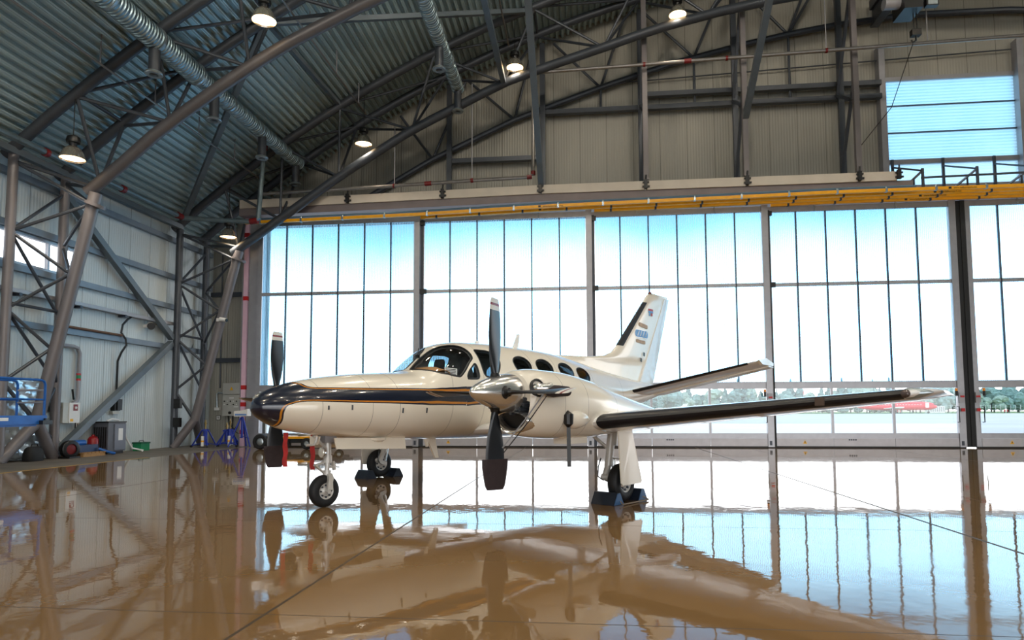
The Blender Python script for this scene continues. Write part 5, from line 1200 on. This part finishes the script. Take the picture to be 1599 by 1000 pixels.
# distant treeline, one crown and trunk per tree; haze is mixed into the leaf colours
TREE_M = [mat('hazed conifer leaves', (.42,.53,.52), .9, 0, .35, .6), mat('hazed broadleaf leaves', (.58,.67,.62), .9, 0, .35, .6), mat('hazed bluish leaves', (.47,.59,.57), .9, 0, .35, .6)]
TRK = mat('tree trunk', (.33,.30,.27), .9, 0, .2, 2)
def tree_mesh(kind, seed):
    rnd = random.Random(seed); mb = MB(); bm = bmesh.new()
    def blob(x, y, z, rx, rz):
        b2 = bmesh.new(); bmesh.ops.create_icosphere(b2, subdivisions=2, radius=1.0)
        vs = []; 
        for v in b2.verts:
            k = 1+.28*rnd.uniform(-1,1); vs.append((x+v.co.x*rx*k, y+v.co.y*rx*k, z+v.co.z*rz*k))
        mb.add(vs, [tuple(v.index for v in f.verts) for f in b2.faces]); b2.free()
    bm.free()
    if kind == 0:
        for i in range(7): f = i/6; blob(rnd.uniform(-.25,.25), rnd.uniform(-.25,.25), 1.6+8.5*f, 2.5*(1-f)**.8+.25, 1.25)
    else:
        for i in range(9): a = rnd.uniform(0,2*PI); q = rnd.uniform(0,1.9); blob(q*math.cos(a), q*math.sin(a), rnd.uniform(2.5,7.2), rnd.uniform(1.5,2.5), rnd.uniform(1.3,2.1))
    return mb
protos = []
for kd in range(3):
    for sd in range(2):
        t = thing('tree', (0,0,0), '', 'tree')
        obj('crown', tree_mesh(kd, 10*kd+sd), TREE_M[kd], t, smooth=False); obj('trunk', MB().tube((0,0,0),(0,0,3.5),.25,8), TRK, t); protos.append((kd, t))
rnd = random.Random(3); lab = ('dark conifer in the distant treeline beyond the airfield','pale rounded tree in the distant treeline beyond the airfield','blue green broad tree in the distant treeline beyond the airfield')
used = set()
xx = 15.0
for row, (yy, sc) in enumerate(((332,1.22),(320,.85))):
    x = -28.0
    while x < 206:
        kd = rnd.choice((0,0,1,2)) if x < 150 else rnd.choice((1,2,2)); pi_ = kd*2+rnd.randint(0,1); p = protos[pi_][1]
        hs = sc*rnd.uniform(.82,1.18)*(1.0 if x > 95 else .95)
        if pi_ in used: o_ = copy_tree(p, (x, yy+rnd.uniform(-5,5), 0), rnd.uniform(0,6))
        else: o_ = p; o_.location = (x, yy+rnd.uniform(-5,5), 0); used.add(pi_)
        o_.scale = (hs*1.1, hs*1.1, hs*1.1); o_['label'] = lab[kd]; o_['group'] = ('conifers','pale trees','blue green trees')[kd]+' in the distant treeline'
        x += rnd.uniform(2.6,4.4) if row == 0 else rnd.uniform(5,9)
# red airliner parked across the apron
JX, JY = 157.0, 285.0
def jet(x0, y, L_, R_, nose_right, body_m, label, stripe=None, name='airliner'):
    t = thing(name, (x0,y,0), label, 'airplane'); d = 1 if nose_right else -1; zc = 2.6*R_/1.55
    def X(f): return x0+d*f*L_
    prof = [(0,.08,1.2),(.04,.25,1.12),(.12,.62,1.0),(.25,.95,.95),(.34,1.0,.92),(.85,1.0,.92),(.92,.86,.92),(.965,.58,.92),(.99,.28,.92),(1.0,.04,.92)]
    rows = [[(X(f), y+R_*k*math.cos(a), zc+R_*k*math.sin(a)+(R_*.35*(1-k) if f < .3 else -R_*.22*(1-k))) for a in np.linspace(0,2*PI,25)[:-1]] for f, k, _ in prof]
    m = MB(); m.grid(rows, closed=True); m.add(rows[0],[tuple(range(24))]); m.add(rows[-1],[tuple(range(24))]); fu = obj('fuselage', m, body_m, t)
    for k in range(16): obj('window', MB().tube((X(.3+.033*k),y-R_*.93,zc+R_*.30),(X(.3+.033*k),y-R_*1.0,zc+R_*.30),R_*.11,8), WHITE, fu)
    obj('cockpit_window', MB().prism([(X(.945),y-R_*.62,zc+R_*.42),(X(.975),y-R_*.42,zc+R_*.30),(X(.972),y-R_*.42,zc+R_*.14),(X(.945),y-R_*.7,zc+R_*.2)], (0,-.15,0)), DARKFR, fu, smooth=False)
    if stripe: obj('door_outline', MB().box((X(.845),y-R_*1.02,zc-R_*.35),(X(.845)+R_*.75*d,y-R_*.97,zc+R_*.75)), stripe, fu, smooth=False)
    obj('tail_fin', MB().prism([(X(.01),y-.15,zc+R_*.7),(X(.16),y-.15,zc+R_*.8),(X(.05),y-.15,zc+R_*2.9),(X(-.02),y-.15,zc+R_*2.9)], (0,.3,0)), body_m, t, smooth=False)
    obj('tailplane', MB().prism([(X(-.01),y-3.5,zc+R_*2.85),(X(.04),y-3.5,zc+R_*2.85),(X(.07),y,zc+R_*2.85),(X(.0),y,zc+R_*2.85)], (0,0,.2)).prism([(X(-.01),y+3.5,zc+R_*2.85),(X(.04),y+3.5,zc+R_*2.85),(X(.07),y,zc+R_*2.85),(X(.0),y,zc+R_*2.85)], (0,0,.2)), body_m, t, smooth=False)
    for sd in (1,-1): obj('wing', MB().prism([(X(.38),y,zc-R_*.7),(X(.58),y,zc-R_*.7),(X(.44),y+sd*L_*.42,zc-R_*.4),(X(.37),y+sd*L_*.42,zc-R_*.4)], (0,0,.3)), WHITE, t, smooth=False)
    for fx_, yy_, rr_ in ((.46,-1.8,.55),(.50,-1.8,.55),(.90,0,.4)): obj('wheel', MB().tube((X(fx_),y+yy_-.2,rr_),(X(fx_),y+yy_+.2,rr_),rr_,14), BLACK, t); obj('gear_leg', MB().tube((X(fx_),y+yy_,rr_),(X(fx_),y+yy_*.7,zc-R_*.7),.14,8), STEEL_L, t)
    return t
REDJ = mat('red airliner paint', (.88,.16,.22), .35, 0, .06, .5)
jet(108, 285, 34.0, 1.75, True, REDJ, 'bright red airliner parked far off beyond the apron', WHITE)
jet(93, 290, 15, .75, False, WHITE, 'small white plane parked far off, left of the red airliner', None, 'parked_airplane')
jet(44, 290, 22, .9, False, WHITE, 'white plane parked far off behind the tail of the near aircraft', None, 'parked_airplane')
t = thing('white_container', (149,300,0), 'white box container beyond the nose of the red airliner', 'container')
obj('body', MB().box((145.5,300,.0),(152.5,302.5,2.9)), WHITE, t, smooth=False); m = MB()
for k in range(8): m.box((145.8+k*.85,299.95,.6),(146.3+k*.85,300,2.6))
obj('panel', m, STEEL_L, t, smooth=False)
for x, nm in ((126,'first'),(153.6,'second'),(166,'third')): 
    t = thing('traffic_barrier', (x,282,0), f'{nm} red and white barrier at the apron edge, counting from the left', 'barrier'); obj('board', MB().box((x-.7,282,.5),(x+.7,282.15,1.4)), RED, t, smooth=False); obj('white_band', MB().box((x-.25,281.97,.5),(x+.25,282.0,1.4)), WHITE, t, smooth=False); obj('foot', MB().box((x-.6,281.8,0),(x-.5,282.3,.5)).box((x+.5,281.8,0),(x+.6,282.3,.5)), STEEL, t, smooth=False)
t = thing('perimeter_fence', (120,306,0), 'tall pale mesh fence along the far grass', 'fence')
for k in range(62): obj('post', MB().tube((84+k*2.0,306,0),(84+k*2.0,306,3.4),.09,6), GALV, t)
for z in (.3,1.4,2.4,3.3): obj('fence_rail', MB().tube((84,306,z),(208,306,z),.05,6), GALV, t)
for x, lb in ((99,'nearer the tail of'),(131,'above the middle of')): 
    t = thing('mast', (x,312,0), 'thin mast before the distant trees, '+lb+' the red airliner', 'mast'); obj('pole', MB().tube((x,312,0),(x,312,11),.12,8), GALV, t); obj('red_band', MB().tube((x,312,8.5),(x,312,10),.14,8), RED, t)
t = thing('distant_building', (216,330,0), 'pale building at the far right beyond the airfield', 'building'); obj('wall', MB().box((212,330,0),(226,340,9.5)), WHITE, t, smooth=False); obj('roof', MB().box((211.5,329.5,9.5),(226.5,340.5,10)), STEEL_L, t, smooth=False)
